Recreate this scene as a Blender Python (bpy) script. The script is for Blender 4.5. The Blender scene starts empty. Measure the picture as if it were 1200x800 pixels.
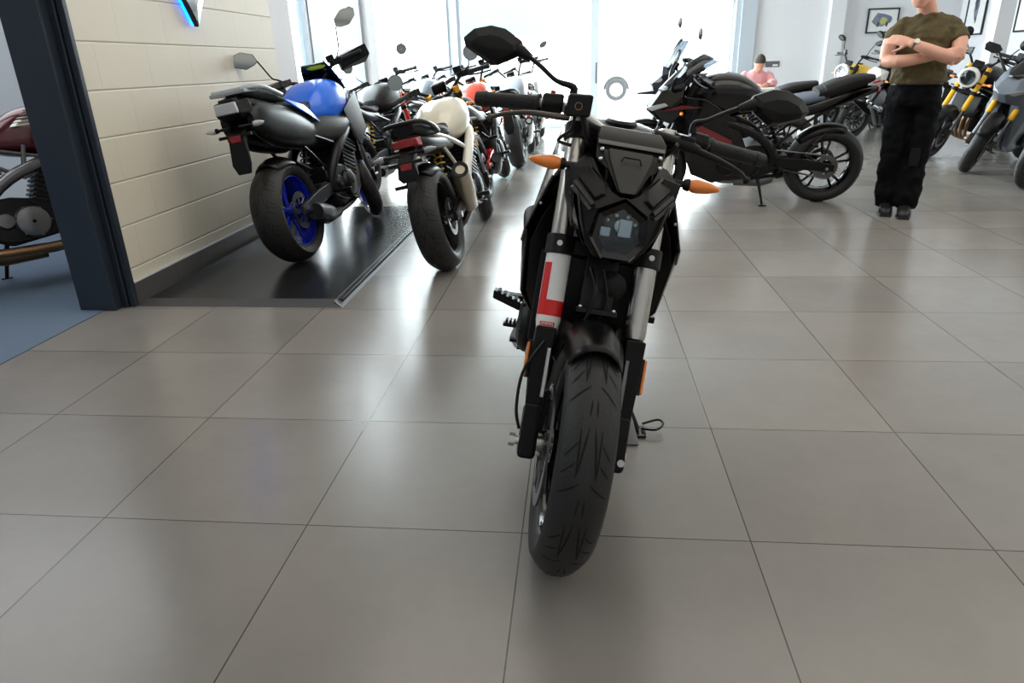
import bpy, bmesh, math, random
from mathutils import Vector, Matrix, noise
random.seed(7)
C = bpy.context.scene.collection
PI = math.pi
def R(d): return math.radians(d)

# ------------------------------------------------------------------ materials
def lin(c):
    return tuple(((v/255)/12.92 if v/255 <= .04045 else ((v/255+.055)/1.055)**2.4) for v in c) + (1,)
def mat(name, rgb, rough=.5, metal=0., coat=0., spec=.5, emit=None, estr=0, var=0., vscale=30, bump=0., bscale=80, alpha=1.0, trans=0.):
    m = bpy.data.materials.new(name); m.use_nodes = True
    nt = m.node_tree; b = nt.nodes['Principled BSDF']; L = nt.links
    col = lin(rgb)
    b.inputs['Base Color'].default_value = col
    b.inputs['Roughness'].default_value = rough; b.inputs['Metallic'].default_value = metal
    b.inputs['Coat Weight'].default_value = coat; b.inputs['Coat Roughness'].default_value = .06
    b.inputs['Specular IOR Level'].default_value = spec
    b.inputs['Transmission Weight'].default_value = trans; b.inputs['Alpha'].default_value = alpha
    if emit:
        b.inputs['Emission Color'].default_value = lin(emit); b.inputs['Emission Strength'].default_value = estr
    tc = nt.nodes.new('ShaderNodeTexCoord')
    n = nt.nodes.new('ShaderNodeTexNoise'); n.inputs['Scale'].default_value = vscale; n.inputs['Detail'].default_value = 4
    L.new(tc.outputs['Object'], n.inputs['Vector'])
    v = max(var, .03)
    mr = nt.nodes.new('ShaderNodeMapRange'); mr.inputs[3].default_value = 1-v; mr.inputs[4].default_value = 1+v
    L.new(n.outputs['Fac'], mr.inputs[0])
    mx = nt.nodes.new('ShaderNodeMix'); mx.data_type = 'RGBA'; mx.blend_type = 'MULTIPLY'; mx.inputs[0].default_value = 1
    mx.inputs[6].default_value = col; L.new(mr.outputs[0], mx.inputs[7]); L.new(mx.outputs[2], b.inputs['Base Color'])
    if bump:
        n2 = nt.nodes.new('ShaderNodeTexNoise'); n2.inputs['Scale'].default_value = bscale; n2.inputs['Detail'].default_value = 6
        L.new(tc.outputs['Object'], n2.inputs['Vector'])
        bp = nt.nodes.new('ShaderNodeBump'); bp.inputs['Strength'].default_value = bump; bp.inputs['Distance'].default_value = .01
        L.new(n2.outputs['Fac'], bp.inputs['Height']); L.new(bp.outputs[0], b.inputs['Normal'])
    return m
M = {}
def glass(name, tint, refl=.12, rough=.02):
    m = bpy.data.materials.new(name); m.use_nodes = True; nt = m.node_tree; nt.nodes.clear()
    o = nt.nodes.new('ShaderNodeOutputMaterial'); t = nt.nodes.new('ShaderNodeBsdfTransparent'); g = nt.nodes.new('ShaderNodeBsdfGlossy')
    t.inputs[0].default_value = lin(tint); g.inputs['Roughness'].default_value = rough
    f = nt.nodes.new('ShaderNodeLayerWeight'); f.inputs[0].default_value = .5
    pw = nt.nodes.new('ShaderNodeMath'); pw.operation = 'POWER'; pw.inputs[1].default_value = 4; nt.links.new(f.outputs['Facing'], pw.inputs[0])
    ma = nt.nodes.new('ShaderNodeMath'); ma.operation = 'MULTIPLY_ADD'; ma.inputs[1].default_value = .6; ma.inputs[2].default_value = refl; nt.links.new(pw.outputs[0], ma.inputs[0])
    x = nt.nodes.new('ShaderNodeMixShader')
    nt.links.new(ma.outputs[0], x.inputs[0]); nt.links.new(t.outputs[0], x.inputs[1]); nt.links.new(g.outputs[0], x.inputs[2]); nt.links.new(x.outputs[0], o.inputs[0])
    return m
for k, a in dict(
    rubber=((30,30,31), .62, 0), groove=((4,4,4), .9, 0), matte=((13,13,13), .42, 0), plastic=((10,10,11), .3, 0),
    gloss=((4,4,5), .16, 0, .35), brownblk=((22,21,20), .32, 0), greyplas=((46,45,43), .48, 0), seat=((18,18,19), .55, 0),
    alu=((190,190,188), .28, 1), chrome=((225,225,225), .1, 1), steel=((120,120,122), .33, 1), darkmet=((32,32,34), .36, .7),
    engine=((24,24,26), .4, .5), gold=((214,150,20), .32, .35), goldyel=((238,176,10), .35, .1), bronze=((150,118,86), .3, .9),
    blue=((0,106,236), .25, 0, .4), bluerim=((10,40,190), .22, .3, .6), white=((222,220,210), .25, 0, .7), cream=((214,208,190), .25, 0, .7), orange=((214,56,8), .3, 0, .3),
    red=((190,24,28), .25, 0, .8), grey=((108,118,130), .28, 0, .6), ltgrey=((165,172,180), .3, 0, .5), maroon=((92,18,30), .2, .2, .9),
    yellow=((240,190,10), .3, 0, .6), darkblue=((28,34,52), .3, 0, .6), silver=((190,192,195), .28, .6, .4),
    amber=((246,134,26), .18, 0, .9), amberdk=((214,98,8), .3, 0, .5), redlens=((150,10,18), .15, 0, .9), clear=((205,208,210), .15, .2, .9), lensgrey=((150,156,160), .2, .2, .8),
    pinkred=((190,30,60), .3, 0), stick_white=((238,238,236), .35, 0), stick_red=((214,26,28), .35, 0), lime=((190,220,30), .4, 0),
    mirrorglass=((150,156,156), .06, 1), screenblk=((10,11,13), .1, 0, .6), slate=((84,94,112), .5, 0),
).items():
    M[k] = mat(k, a[0], a[1], a[2], a[3] if len(a) > 3 else 0., .3 if k in ('matte','plastic','brownblk','seat','gloss') else .5)
M['rubber'] = mat('tyre_rubber', (29,29,29), .55, var=.15, vscale=9, bump=.12, bscale=160)
M['gripR'] = mat('grip_rubber', (22,22,22), .6, bump=.4, bscale=260)
M['tint'] = glass('smoked_screen', (120,126,132), .06); M['clearscreen'] = glass('clear_screen', (215,222,226), .06)
M['lens'] = glass('lamp_glass', (236,243,246), .03)
M['pane'] = glass('window_glass', (244,249,250), .03)
M['skin'] = mat('skin', (214,160,138), .5, var=.06, vscale=12); M['skin2'] = mat('skin_tan', (196,140,120), .5)
M['olive'] = mat('olive_cotton', (82,72,44), .85, var=.12, vscale=40, bump=.25, bscale=14)
M['trouser'] = mat('black_canvas', (4,5,8), .85, spec=.15, var=.2, vscale=8, bump=.3, bscale=14); M['boot'] = mat('boot_leather', (20,19,19), .45)
M['pink'] = mat('pink_cotton', (226,168,172), .8, bump=.2, bscale=16); M['hair'] = mat('brown_hair', (52,38,30), .7, bump=.6, bscale=90); M['jeans'] = mat('navy_denim', (36,42,60), .8)
M['pinktag'] = mat('pink_card', (232,90,130), .6)

# ------------------------------------------------------------------ mesh builder
class MB:
    def __init__(s, xf=None): s.bm = bmesh.new(); s.xf = xf; s.mi = 0
    def _f(s, vs):
        try:
            f = s.bm.faces.new(vs); f.material_index = s.mi; f.smooth = True; return f
        except ValueError: return None
    def add(s, verts, faces):
        v = [s.bm.verts.new(p) for p in verts]
        for f in faces: s._f([v[i] for i in f])
        return s
    def box(s, c, d, rot=(0,0,0)):
        m = Matrix.Rotation(rot[2],3,'Z') @ Matrix.Rotation(rot[1],3,'Y') @ Matrix.Rotation(rot[0],3,'X')
        P = [Vector(c) + m @ Vector((d[0]/2*i, d[1]/2*j, d[2]/2*k)) for i in (-1,1) for j in (-1,1) for k in (-1,1)]
        return s.add(P, [(0,1,3,2),(4,6,7,5),(0,4,5,1),(2,3,7,6),(0,2,6,4),(1,5,7,3)])
    def hull(s, pts, mirror=False):
        if mirror: pts = list(pts) + [(x,-y,z) for x,y,z in pts]
        t = bmesh.new()
        for p in pts: t.verts.new(p)
        r = bmesh.ops.convex_hull(t, input=t.verts)
        bmesh.ops.dissolve_limit(t, angle_limit=.02, verts=t.verts, edges=t.edges)
        t.verts.ensure_lookup_table()
        idx = {v:i for i, v in enumerate(t.verts)}
        used = [v for v in t.verts if v.link_faces]
        mp = {v:i for i, v in enumerate(used)}
        s.add([v.co.copy() for v in used], [[mp[v] for v in f.verts] for f in t.faces]); t.free(); return s
    def loft(s, rings, cap=True, closed=False):
        vr = [[s.bm.verts.new(p) for p in r] for r in rings]; n = len(vr[0])
        pairs = list(zip(vr, vr[1:])) + ([(vr[-1], vr[0])] if closed else [])
        for a, b in pairs:
            for i in range(n): s._f([a[i], a[(i+1)%n], b[(i+1)%n], b[i]])
        if cap and not closed: s._f(vr[0][::-1]); s._f(vr[-1])
        return s
    def tube(s, pts, r, n=10, cap=True, sub=0):
        pts = [Vector(p) for p in pts]
        if sub and len(pts) > 2:
            q = []; rr = []
            rl = r if isinstance(r, (list,tuple)) else [r]*len(pts)
            for i in range(len(pts)-1):
                p0 = pts[max(i-1,0)]; p1 = pts[i]; p2 = pts[i+1]; p3 = pts[min(i+2,len(pts)-1)]
                for k in range(sub):
                    t = k/sub
                    q.append(.5*((2*p1)+(p2-p0)*t+(2*p0-5*p1+4*p2-p3)*t*t+(3*p1-p0-3*p2+p3)*t**3)); rr.append(rl[i]*(1-t)+rl[i+1]*t)
            q.append(pts[-1]); rr.append(rl[-1]); pts = q; r = rr
        rl = r if isinstance(r, (list,tuple)) else [r]*len(pts)
        d0 = (pts[1]-pts[0]).normalized(); up = Vector((0,0,1)) if abs(d0.z) < .9 else Vector((1,0,0))
        nrm = d0.cross(up).normalized(); rings = []
        for i, p in enumerate(pts):
            d = (pts[min(i+1,len(pts)-1)]-pts[max(i-1,0)]).normalized()
            nrm = (nrm - d*nrm.dot(d)).normalized(); b = d.cross(nrm)
            rings.append([p + (nrm*math.cos(2*PI*k/n)+b*math.sin(2*PI*k/n))*rl[i] for k in range(n)])
        return s.loft(rings, cap)
    def lathe(s, prof, c, ax=(0,1,0), n=32, closed=False, a0=0, a1=2*PI):
        ax = Vector(ax).normalized(); u = ax.orthogonal().normalized() if abs(ax.y) < .99 else Vector((1,0,0)); w = ax.cross(u); c = Vector(c)
        full = abs(a1-a0-2*PI) < 1e-6
        rings = [[c+ax*a+(u*math.cos(a0+(a1-a0)*k/n)+w*math.sin(a0+(a1-a0)*k/n))*r for r, a in prof] for k in range(n if full else n+1)]
        vr = [[s.bm.verts.new(p) for p in q] for q in rings]; m = len(prof)
        for i in range(n):
            a, b = vr[i], vr[(i+1)%len(vr)]
            for j in range(m if closed else m-1): s._f([a[j], b[j], b[(j+1)%m], a[(j+1)%m]])
        return s
    def ball(s, c, r, n=12):
        r = r if isinstance(r, (list,tuple)) else (r,r,r); rings = []
        for i in range(1, n):
            t = PI*i/n
            rings.append([(c[0]+r[0]*math.sin(t)*math.cos(2*PI*k/(2*n)), c[1]+r[1]*math.sin(t)*math.sin(2*PI*k/(2*n)), c[2]+r[2]*math.cos(t)) for k in range(2*n)])
        return s.loft(rings)
    def prism(s, poly, th, org, u, v):
        u = Vector(u); v = Vector(v); nrm = u.cross(v).normalized()*th/2; o = Vector(org)
        return s.loft([[o+u*a+v*b-nrm for a, b in poly], [o+u*a+v*b+nrm for a, b in poly]])
    def build(s, name, mats, parent=None, sharp=38, bev=0, seg=2, solid=0, sub=0):
        if s.xf: bmesh.ops.transform(s.bm, matrix=s.xf, verts=s.bm.verts)
        bmesh.ops.recalc_face_normals(s.bm, faces=s.bm.faces)
        me = bpy.data.meshes.new(name); s.bm.to_mesh(me); s.bm.free()
        me.set_sharp_from_angle(angle=R(sharp))
        for m in (mats if isinstance(mats, (list,tuple)) else [mats]): me.materials.append(M[m] if isinstance(m, str) else m)
        o = bpy.data.objects.new(name, me); C.objects.link(o)
        if parent: o.parent = parent
        if solid:
            d = o.modifiers.new('solid','SOLIDIFY'); d.thickness = solid; d.offset = 0
        if bev:
            d = o.modifiers.new('bevel','BEVEL'); d.width = bev; d.segments = seg; d.limit_method = 'ANGLE'; d.angle_limit = R(32); d.harden_normals = True
        if sub:
            d = o.modifiers.new('sub','SUBSURF'); d.levels = sub; d.render_levels = sub
        return o
def ring(x, w, z0, z1, e=2.6, n=22, yc=0.):
    zc, h = (z0+z1)/2, (z1-z0)/2; out = []
    for k in range(n):
        t = 2*PI*k/n; c, d = math.cos(t), math.sin(t)
        out.append((x, yc+w*math.copysign(abs(c)**(2/e), c), zc+h*math.copysign(abs(d)**(2/e), d)))
    return out
def smooth_secs(S, k=3):
    out = []
    for i in range(len(S)-1):
        p0, p1, p2, p3 = S[max(i-1,0)], S[i], S[i+1], S[min(i+2,len(S)-1)]
        for j in range(k):
            t = j/k; out.append(tuple(.5*(2*b+(c-a)*t+(2*a-5*b+4*c-d)*t*t+(3*b-a-3*c+d)*t**3) for a,b,c,d in zip(p0,p1,p2,p3)))
    out.append(S[-1]); return out
def body(S, e=2.6, k=3, n=24, xf=None, yc=0., mb=None):
    mb = mb or MB(xf)
    return mb.loft([ring(x,w,a,b,e,n,yc) for x,w,a,b in smooth_secs(S,k)])
def tag(o, label, cat, group=None):
    o['label'] = label; o['category'] = cat
    if group: o['group'] = group
    return o
def empty(name, loc=(0,0,0), rot=(0,0,0)):
    o = bpy.data.objects.new(name, None); C.objects.link(o); o.location = loc; o.rotation_euler = rot; o.empty_display_size = .1; return o
def struct(o): o['kind'] = 'structure'; return o

# ------------------------------------------------------------------ motorcycle pieces
def tyre_profile(Rr, w, rim):
    h = Rr-rim; P = []
    for i in range(15):
        t = -1+2*i/14; a = t*w/2
        r = Rr-(abs(t)**2.2)*h*.48 if abs(t) < .999 else Rr-h*.48
        P.append((r, a))
    return [(rim, -w*.36), (rim+h*.18, -w*.45)] + P + [(rim+h*.18, w*.45), (rim, w*.36)]
def tyre(c, Rr, w, parent, xf=None, tread=0, flip=1):
    rim = .216
    mb = MB(xf); mb.lathe(tyre_profile(Rr, w, rim), c, n=72, closed=True)
    if tread:
        mb.mi = 1
        def P(th, t, lift=.0006):
            h = Rr-rim; r = Rr-(abs(t)**2.2)*h*.48+lift
            return (c[0]+r*math.cos(th), c[1]+t*w/2, c[2]+r*math.sin(th))
        def stroke(th0, t0, th1, t1, wd, n=7):
            L = []
            for i in range(n+1):
                q = i/n; th = th0+(th1-th0)*q; t = t0+(t1-t0)*q
                k = wd*min(1, 3*q+.25, 3*(1-q)+.25)
                dth, dt = (th1-th0), (t1-t0)*w/2/Rr; l = math.hypot(dth, dt) or 1
                nth, nt_ = -dt/l*k/Rr, dth/l*k/(w/2)
                L.append((P(th+nth, t+nt_), P(th-nth, t-nt_)))
            v = [(mb.bm.verts.new(a), mb.bm.verts.new(b)) for a, b in L]
            for a, b in zip(v, v[1:]): mb._f([a[0], a[1], b[1], b[0]])
        N = tread
        for k in range(N):
            th = 2*PI*k/N; s = 2*PI/N
            for sg in (-1, 1):
                stroke(th, sg*.10, th-s*.52*flip, sg*.34, .0021)
                stroke(th-s*.52*flip, sg*.34, th-s*.02*flip, sg*.36, .0017)
                stroke(th-s*.16*flip, sg*.40, th-s*.32*flip, sg*.78, .0017)
                stroke(th-s*.36*flip, sg*.40, th-s*.5*flip, sg*.80, .0017)
                stroke(th-s*.56*flip, sg*.16, th-s*.72*flip, sg*.82, .0019)
                stroke(th-s*.72*flip, sg*.09, th-s*.9*flip, sg*.12, .0017)
    return mb.build('tyre', ['rubber','groove'], parent, sharp=60)
def rim(c, w, parent, m, xf=None, spokes=5, hubw=.05, stripe=None):
    mb = MB(xf); r = .222; a = w*.37
    mb.lathe([(r,-a),(r-.012,-a+.004),(r-.022,-a*.55),(r-.022,a*.55),(r-.012,a-.004),(r,a)], c, n=56)
    mb.lathe([(.02,-hubw),(.042,-hubw),(.036,-hubw*.3),(.036,hubw*.3),(.042,hubw),(.02,hubw)], c, n=24, closed=True)
    for k in range(spokes):
        for d in (-.17, .17):
            t = 2*PI*k/spokes+.3; e = t+d
            p0 = Vector((c[0]+.034*math.cos(t), c[1], c[2]+.034*math.sin(t))); p1 = Vector((c[0]+.203*math.cos(e), c[1], c[2]+.203*math.sin(e)))
            mb.tube([p0, (p0+p1)/2, p1], [.015,.010,.011], 8)
    return mb.build('rim', m, parent, sharp=40)
def disc(c, r, parent, xf=None, m='steel'):
    mb = MB(xf)
    mb.lathe([(r-.034,-.0025),(r,-.0025),(r,.0025),(r-.034,.0025)], c, n=48, closed=True)
    for k in range(8):
        t = 2*PI*k/8
        mb.tube([(c[0]+.04*math.cos(t+.35),c[1],c[2]+.04*math.sin(t+.35)), (c[0]+(r-.03)*math.cos(t),c[1],c[2]+(r-.03)*math.sin(t))], .006, 6)
    return mb.build('brake_disc', m, parent)
def arc_guard(c, r, a0, a1, hw, parent, m, xf=None, name='mudguard', drop=.035, taper=.8, n=14):
    mb = MB(xf); rings = []
    for i in range(n+1):
        t = a0+(a1-a0)*i/n; q = abs(2*i/n-1); ww = hw*(1-(1-taper)*q**2); row = []
        for j in range(9):
            u = -1+j/4; rr = r-drop*abs(u)**2.5
            row.append((c[0]+rr*math.cos(t), c[1]+u*ww, c[2]+rr*math.sin(t)))
        rings.append(row)
    vr = [[mb.bm.verts.new(p) for p in q] for q in rings]
    for a, b in zip(vr, vr[1:]):
        for j in range(8): mb._f([a[j], a[j+1], b[j+1], b[j]])
    return mb.build(name, m, parent, solid=.004, sharp=70)
def indicator(p, sy, parent, lens='amber', xf=None, ln=.075, stem=.05, r=.016):
    x, y, z = p
    o = MB(xf).tube([(x,y,z),(x,y+sy*stem,z)], [.010,.008], 8).tube([(x,y+sy*stem,z),(x,y+sy*(stem+.012),z)], [r*.75,r*.95], 12).build('indicator', 'plastic', parent)
    mb = MB(xf); pr = [(.7*r,0),(r,.015),(r*1.02,.3*ln),(r*.8,.65*ln),(r*.35,.95*ln),(.002,ln)]
    mb.lathe([(a, b) for a, b in pr], (x,y+sy*(stem+.010),z), ax=(0,sy,0), n=16)
    mb.build('indicator_lens', lens, o, sharp=60)
    return o
def mirror_part(stem, head, parent, xf=None, glass_n=None, m='matte', r=.006, hull=None, boot=None):
    o = MB(xf).tube(stem, r, 8, sub=4).build('mirror_stem', 'plastic', parent)
    return o

class Bike:
    def __init__(s, label, group, rear, front, lean, S, name='motorcycle'):
        s.S = S
        rear = Vector(rear); front = Vector(front); d = front-rear; s.wb = S.get('wb', d.length)
        s.root = empty(name, (rear.x, rear.y, 0 if len(rear) < 3 else 0), (-R(lean), 0, math.atan2(d.y, d.x)))
        tag(s.root, label, 'motorcycle', group)
        s.rf, s.rr, s.wf, s.wr = S.get('rf',.3), S.get('rr',.315), S.get('wf',.12), S.get('wr',.18)
        rk = R(S.get('rake',24.5)); s.u = Vector((-math.sin(rk),0,math.cos(rk))); s.p = Vector((math.cos(rk),0,math.sin(rk)))
        s.axle = Vector((s.wb,0,s.rf)); ax0 = s.axle-s.p*.032
        s.xf = Matrix.Translation(ax0) @ Matrix.Rotation(R(S.get('steer',0)),4,s.u) @ Matrix.Translation(-ax0)
    def F(s, t, y=0, fwd=0): return s.axle + s.u*t + s.p*fwd + Vector((0,y,0))
    def wheels(s, tread=0, discs=2):
        S = s.S
        t = tyre(s.axle, s.rf, s.wf, s.root, s.xf, tread, flip=1); rim(s.axle, s.wf, t, S.get('rim','matte'), s.xf)
        for y in (-.068,.068)[:discs]: disc(s.axle+Vector((0,y,0)), .15, t, s.xf)
        MB(s.xf).tube([s.axle+Vector((0,-.145,0)), s.axle+Vector((0,.135,0))], .011, 10).tube([s.axle+Vector((0,-.155,0)), s.axle+Vector((0,-.14,0))], .016, 6).tube([s.axle+Vector((0,-.1,0)), s.axle+Vector((0,-.07,0))], .018, 12).build('axle', 'alu', t)
        c = Vector((0,0,s.rr)); t = tyre(c, s.rr, s.wr, s.root, None, S.get('rtread',14), flip=-1); rim(c, s.wr, t, S.get('rrim', S.get('rim','matte')))
        disc(c+Vector((0,-.09,0)), .115, t)
        MB().lathe([(.06,.085),(.1,.085),(.1,.092),(.06,.092)], c, n=36, closed=True).build('sprocket', 'steel', t)
        MB().tube([c+Vector((0,-.15,0)), c+Vector((0,.15,0))], .012, 10).tube([c+Vector((0,-.16,0)), c+Vector((0,-.14,0))], .02, 6).build('axle', 'alu', t)
    def forks(s, upper='gold', lower='steel', tclamp=(.50,.735), yo=.105, top=.80, usd=True, r=.027):
        for sy in (-1,1):
            y = sy*yo
            if usd:
                o = MB(s.xf).tube([s.F(.30,y), s.F(top,y)], [r*1.02,r], 18).build('fork_tube', upper, s.root)
                MB(s.xf).tube([s.F(.04,y), s.F(.31,y)], .0205, 14).build('stanchion', lower, o)
            else:
                o = MB(s.xf).tube([s.F(0,y), s.F(.36,y)], .027, 16).build('fork_leg', upper, s.root)
                MB(s.xf).tube([s.F(.35,y), s.F(top,y)], .021, 14).build('stanchion', 'chrome', o)
            MB(s.xf).hull([s.F(a,y+b,c) for a in (-.035,.07) for b in (-.024,.024) for c in (-.03,.028)]).build('axle_lug', 'plastic', o, bev=.008)
            MB(s.xf).hull([s.F(a,sy*(yo-.035)+b,c) for a in (.03,.15) for b in (-.014,.016) for c in (-.075,-.025)]).build('brake_caliper', s.S.get('caliper','darkmet'), o, bev=.006)
        for t in tclamp:
            mb = MB(s.xf).hull([s.F(t+a,b*(yo+.028),c) for a in (-.016,.016) for b in (-1,1) for c in (-.03,.02)] + [s.F(t+a,b*.03,-.06) for a in (-.016,.016) for b in (-1,1)])
            for sy in (-1,1): mb.tube([s.F(t-.02,sy*yo), s.F(t+.02,sy*yo)], r+.009, 18)
            mb.build('fork_clamp', 'plastic', s.root, bev=.003)
        MB(s.xf).tube([s.F(tclamp[0],0,-.032), s.F(tclamp[1],0,-.032)], .026, 14).build('steering_head', 'darkmet', s.root)
    def controls(s, bar, grip_n=(-2,-1), mirrors='angular', barm='darkmet', levers=True, mir=None, r=.0125):
        """bar = right-half polyline [(x,y,z)...] mirrored; last two points carry the grip"""
        X = s.xf
        full = [(x,-y,z) for x,y,z in bar[::-1]] + [p for p in bar if abs(p[1]) > 1e-6]
        MB(X).tube(full, r, 12, sub=4).build('handlebar', barm, s.root)
        a, b = Vector(bar[-2]), Vector(bar[-1]); d = (b-a).normalized(); L = (b-a).length
        for sy in (-1,1):
            f = lambda v: Vector((v.x, sy*v.y, v.z))
            a2, b2 = f(a), f(b); dd = f(d)
            mb = MB(X).tube([a2, a2+dd*.008, a2+dd*.010, b2-dd*.03, b2-dd*.028, b2-dd*.008, b2], [.021,.021,.0165,.0165,.018,.0185,.013], 16)
            mb.build('grip', 'gripR', s.root)
            c = a2-dd*.035
            MB(X).hull([tuple(c+dd*i+Vector((j,0,k))) for i in (-.03,.034) for j in (-.022,.026) for k in (-.022,.022)]).box(c+Vector((-.02,0,.014)), (.02,.018,.016)).build('switchgear', 'plastic', s.root, bev=.008)
            if levers:
                q = c-dd*.035; fw = Vector((.045,0,-.012))
                o = MB(X).hull([tuple(q+dd*i+Vector((j,0,k))) for i in (-.022,.022) for j in (-.015,.05) for k in (-.018,.018)]).build('lever_perch', 'plastic', s.root, bev=.005)
                e = b2+Vector((.045,0,-.03))
                MB(X).tube([q+fw, q+fw+dd*.05+Vector((.012,0,0)), (q+fw)*.4+e*.6+Vector((.012,0,-.004)), e], [.010,.008,.0065,.006], 8, sub=4).ball(tuple(e), .009, 6).build('lever', s.S.get('lever','darkmet'), o)
                if sy == -1:
                    MB(X).hull([tuple(q+dd*i+Vector((j,0,k))) for i in (-.03,.03) for j in (.015,.055) for k in (.012,.06)]).build('fluid_reservoir', 'plastic', o, bev=.004)
            if mirrors:
                s.mirror(sy, c, mirrors, mir)
    def mirror(s, sy, c, kind, mir):
        X = s.xf; mir = mir or {}
        dx, dy, dz = mir.get('off', (.0,.11,.16)); k = mir.get('k', (.0,.015,.09))
        p0 = Vector(c)+Vector((.01,0,.015)); p1 = p0+Vector((k[0],sy*k[1],k[2])); p2 = p0+Vector((dx,sy*dy,dz))
        m = mir.get('m','matte'); st = MB(X).tube([p0, p0*.4+p1*.6, p1, p1*.35+p2*.65, p2], mir.get('r',.006), 8, sub=3).build('mirror_stem', 'plastic', s.root)
        if kind == 'round':
            q = p2+Vector((0,sy*.03,.045))
            MB(X).lathe([(.002,-.0),(.03,.004),(.052,.016),(.055,.024)], tuple(q), ax=(-1,0,0), n=28).build('mirror_head', m, st)
            MB(X).lathe([(.002,.0245),(.052,.0245)], tuple(q), ax=(-1,0,0), n=28).build('mirror_glass', 'mirrorglass', st)
        else:
            W, H = mir.get('size', (.15,.085)); q = p2
            up, out = mir.get('tilt', .35), 1
            def P(a, b, d): return tuple(q+Vector((d, sy*(a*W*math.cos(up)-b*H*math.sin(up)), a*W*math.sin(up)+b*H*math.cos(up))))
            front = [(-.02,.0),(.12,.42),(.55,.55),(.92,.3),(1.0,.02),(.85,-.32),(.42,-.48),(.10,-.22)]
            MB(X).hull([P(a,b,-.012) for a,b in front] + [P(.1+a*.8,b*.72,.03) for a,b in front]).build('mirror_head', m, st, bev=.004)
            mb = MB(X); mb.add([P(.5+(a-.5)*.93,b*.92,-.0135) for a,b in front], [list(range(8))]); mb.build('mirror_glass', 'mirrorglass', st)
    def engine(s, cover='engine', cyl='engine', header='steel', covm='darkmet', hdr=4):
        wb = s.wb; e = empty_part = None
        o = MB().hull([(x,y,z) for x,y,z in [(.42,.15,.30),(.42,.13,.50),(.72,.16,.27),(.92,.14,.30),(.95,.13,.46),(.60,.15,.52),(.55,.15,.24)]], mirror=True).build('engine', cover, s.root, bev=.015)
        mb = MB(); ax = Vector((.35,0,.93)).normalized()
        for i in range(9):
            c = Vector((.80,0,.44))+ax*(i*.028); mb.box(tuple(c), (.21,.30 if i < 6 else .33,.016), (0,R(20),0))
        mb.box((.845,0,.56), (.18,.27,.24), (0,R(20),0)).build('cylinder_block', cyl, o, bev=.003)
        for sy in (-1,1):
            mb = MB(); mb.lathe([(.01,.03),(.05,.03),(.085,.018),(.098,.0),(.098,-.03)], (.80-.12*(sy<0),sy*.165,.37), ax=(0,sy,0), n=32)
            for k in range(6): mb.tube([(.80-.12*(sy<0)+.088*math.cos(k),sy*.165,.37+.088*math.sin(k)),(.80-.12*(sy<0)+.088*math.cos(k),sy*.185,.37+.088*math.sin(k))], .007, 6)
            mb.build('engine_cover', covm, o, bev=.002)
            MB().lathe([(.002,.02),(.04,.018),(.055,.0),(.055,-.03)], (.55,sy*.155,.39), ax=(0,sy,0), n=24).build('engine_cover', covm, o)
        mb = MB(); ys = [(-.1+.2*i/(hdr-1)) if hdr > 1 else 0 for i in range(hdr)]
        for y in ys: mb.tube([(.93,y,.56),(1.02,y,.52),(1.04,y*.95,.40),(.96,y*.8,.25),(.80,y*.4,.19),(.62,y*.2,.19)], .0195, 10, sub=4)
        mb.tube([(.72,0,.185),(.50,0,.18),(.40,-.03,.19)], [.045,.05,.04], 12).build('exhaust_header', header, s.root, sharp=60)
        MB().box((1.075,0,.60), (.03,.30,.24), (0,R(-8),0)).build('radiator', 'matte', s.root, bev=.006)
    def silencer(s, side=-1, m='steel', pts=None, r=(.05,.056,.05), tip='darkmet'):
        pts = pts or [(.30,side*.13,.26),(.05,side*.20,.40),(-.22,side*.22,.53)]
        o = MB().tube([(.42,-.03*(side<0)+.0,.19),(.36,side*.08,.21),pts[0]], .024, 10, sub=3).build('exhaust_pipe', 'steel', s.root)
        a, b = Vector(pts[0]), Vector(pts[-1]); d = (b-a).normalized()
        MB().tube([a, a+d*.03, (a+b)/2, b-d*.02, b], [r[0]*.6,r[0],r[1],r[2],r[2]*.93], 20).build('silencer', m, o)
        MB().lathe([(r[2]*.93,-.004),(r[2]*.93,.006),(r[2]*.55,.004),(r[2]*.45,-.05),(.001,-.05)], tuple(b), ax=tuple(d), n=24).build('silencer_tip', tip, o)
    def chassis(s, frame='plastic', swing='plastic', shock='yellow', single=False):
        wb = s.wb; hd = s.F(.60,0,-.035)
        mb = MB()
        for sy in (-1,1):
            mb.tube([hd+Vector((0,sy*.03,.0)), (.92,sy*.15,.74), (.62,sy*.17,.62), (.46,sy*.14,.46), (.45,sy*.13,.30)], [.028,.032,.034,.034,.03], 10, sub=4)
            mb.tube([(.60,sy*.15,.66),(.25,sy*.12,.76),(-.08,sy*.07,.83)], .014, 8, sub=3)
            mb.tube([(.47,sy*.13,.48),(.2,sy*.11,.70),(.0,sy*.08,.80)], .012, 8, sub=3)
        mb.build('frame', frame, s.root)
        mb = MB()
        for sy in (-1,1):
            mb.hull([(x,sy*y,z) for x,y,z in [(.46,.10,.42),(.46,.10,.34),(.46,.14,.42),(.46,.14,.34),(.18,.115,.40),(.18,.15,.40),(.18,.115,.31),(.18,.15,.31),(-.06,.115,.345),(-.06,.14,.345),(-.06,.115,.29),(-.06,.14,.29)]])
        mb.box((.37,0,.39), (.10,.24,.07)).build('swingarm', swing, s.root, bev=.006)
        mb = MB(); a, b = Vector((.36,0,.42)), Vector((.48,0,.68)); pts = []
        for i in range(73):
            t = i/72; c = a+(b-a)*t; w = 2*PI*7*t; pts.append(c+Vector((.03*math.cos(w)*.9,.032*math.sin(w),-.03*math.cos(w)*.4)))
        mb.tube(pts, .0055, 6); o = mb.build('shock_spring', shock, s.root)
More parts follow.
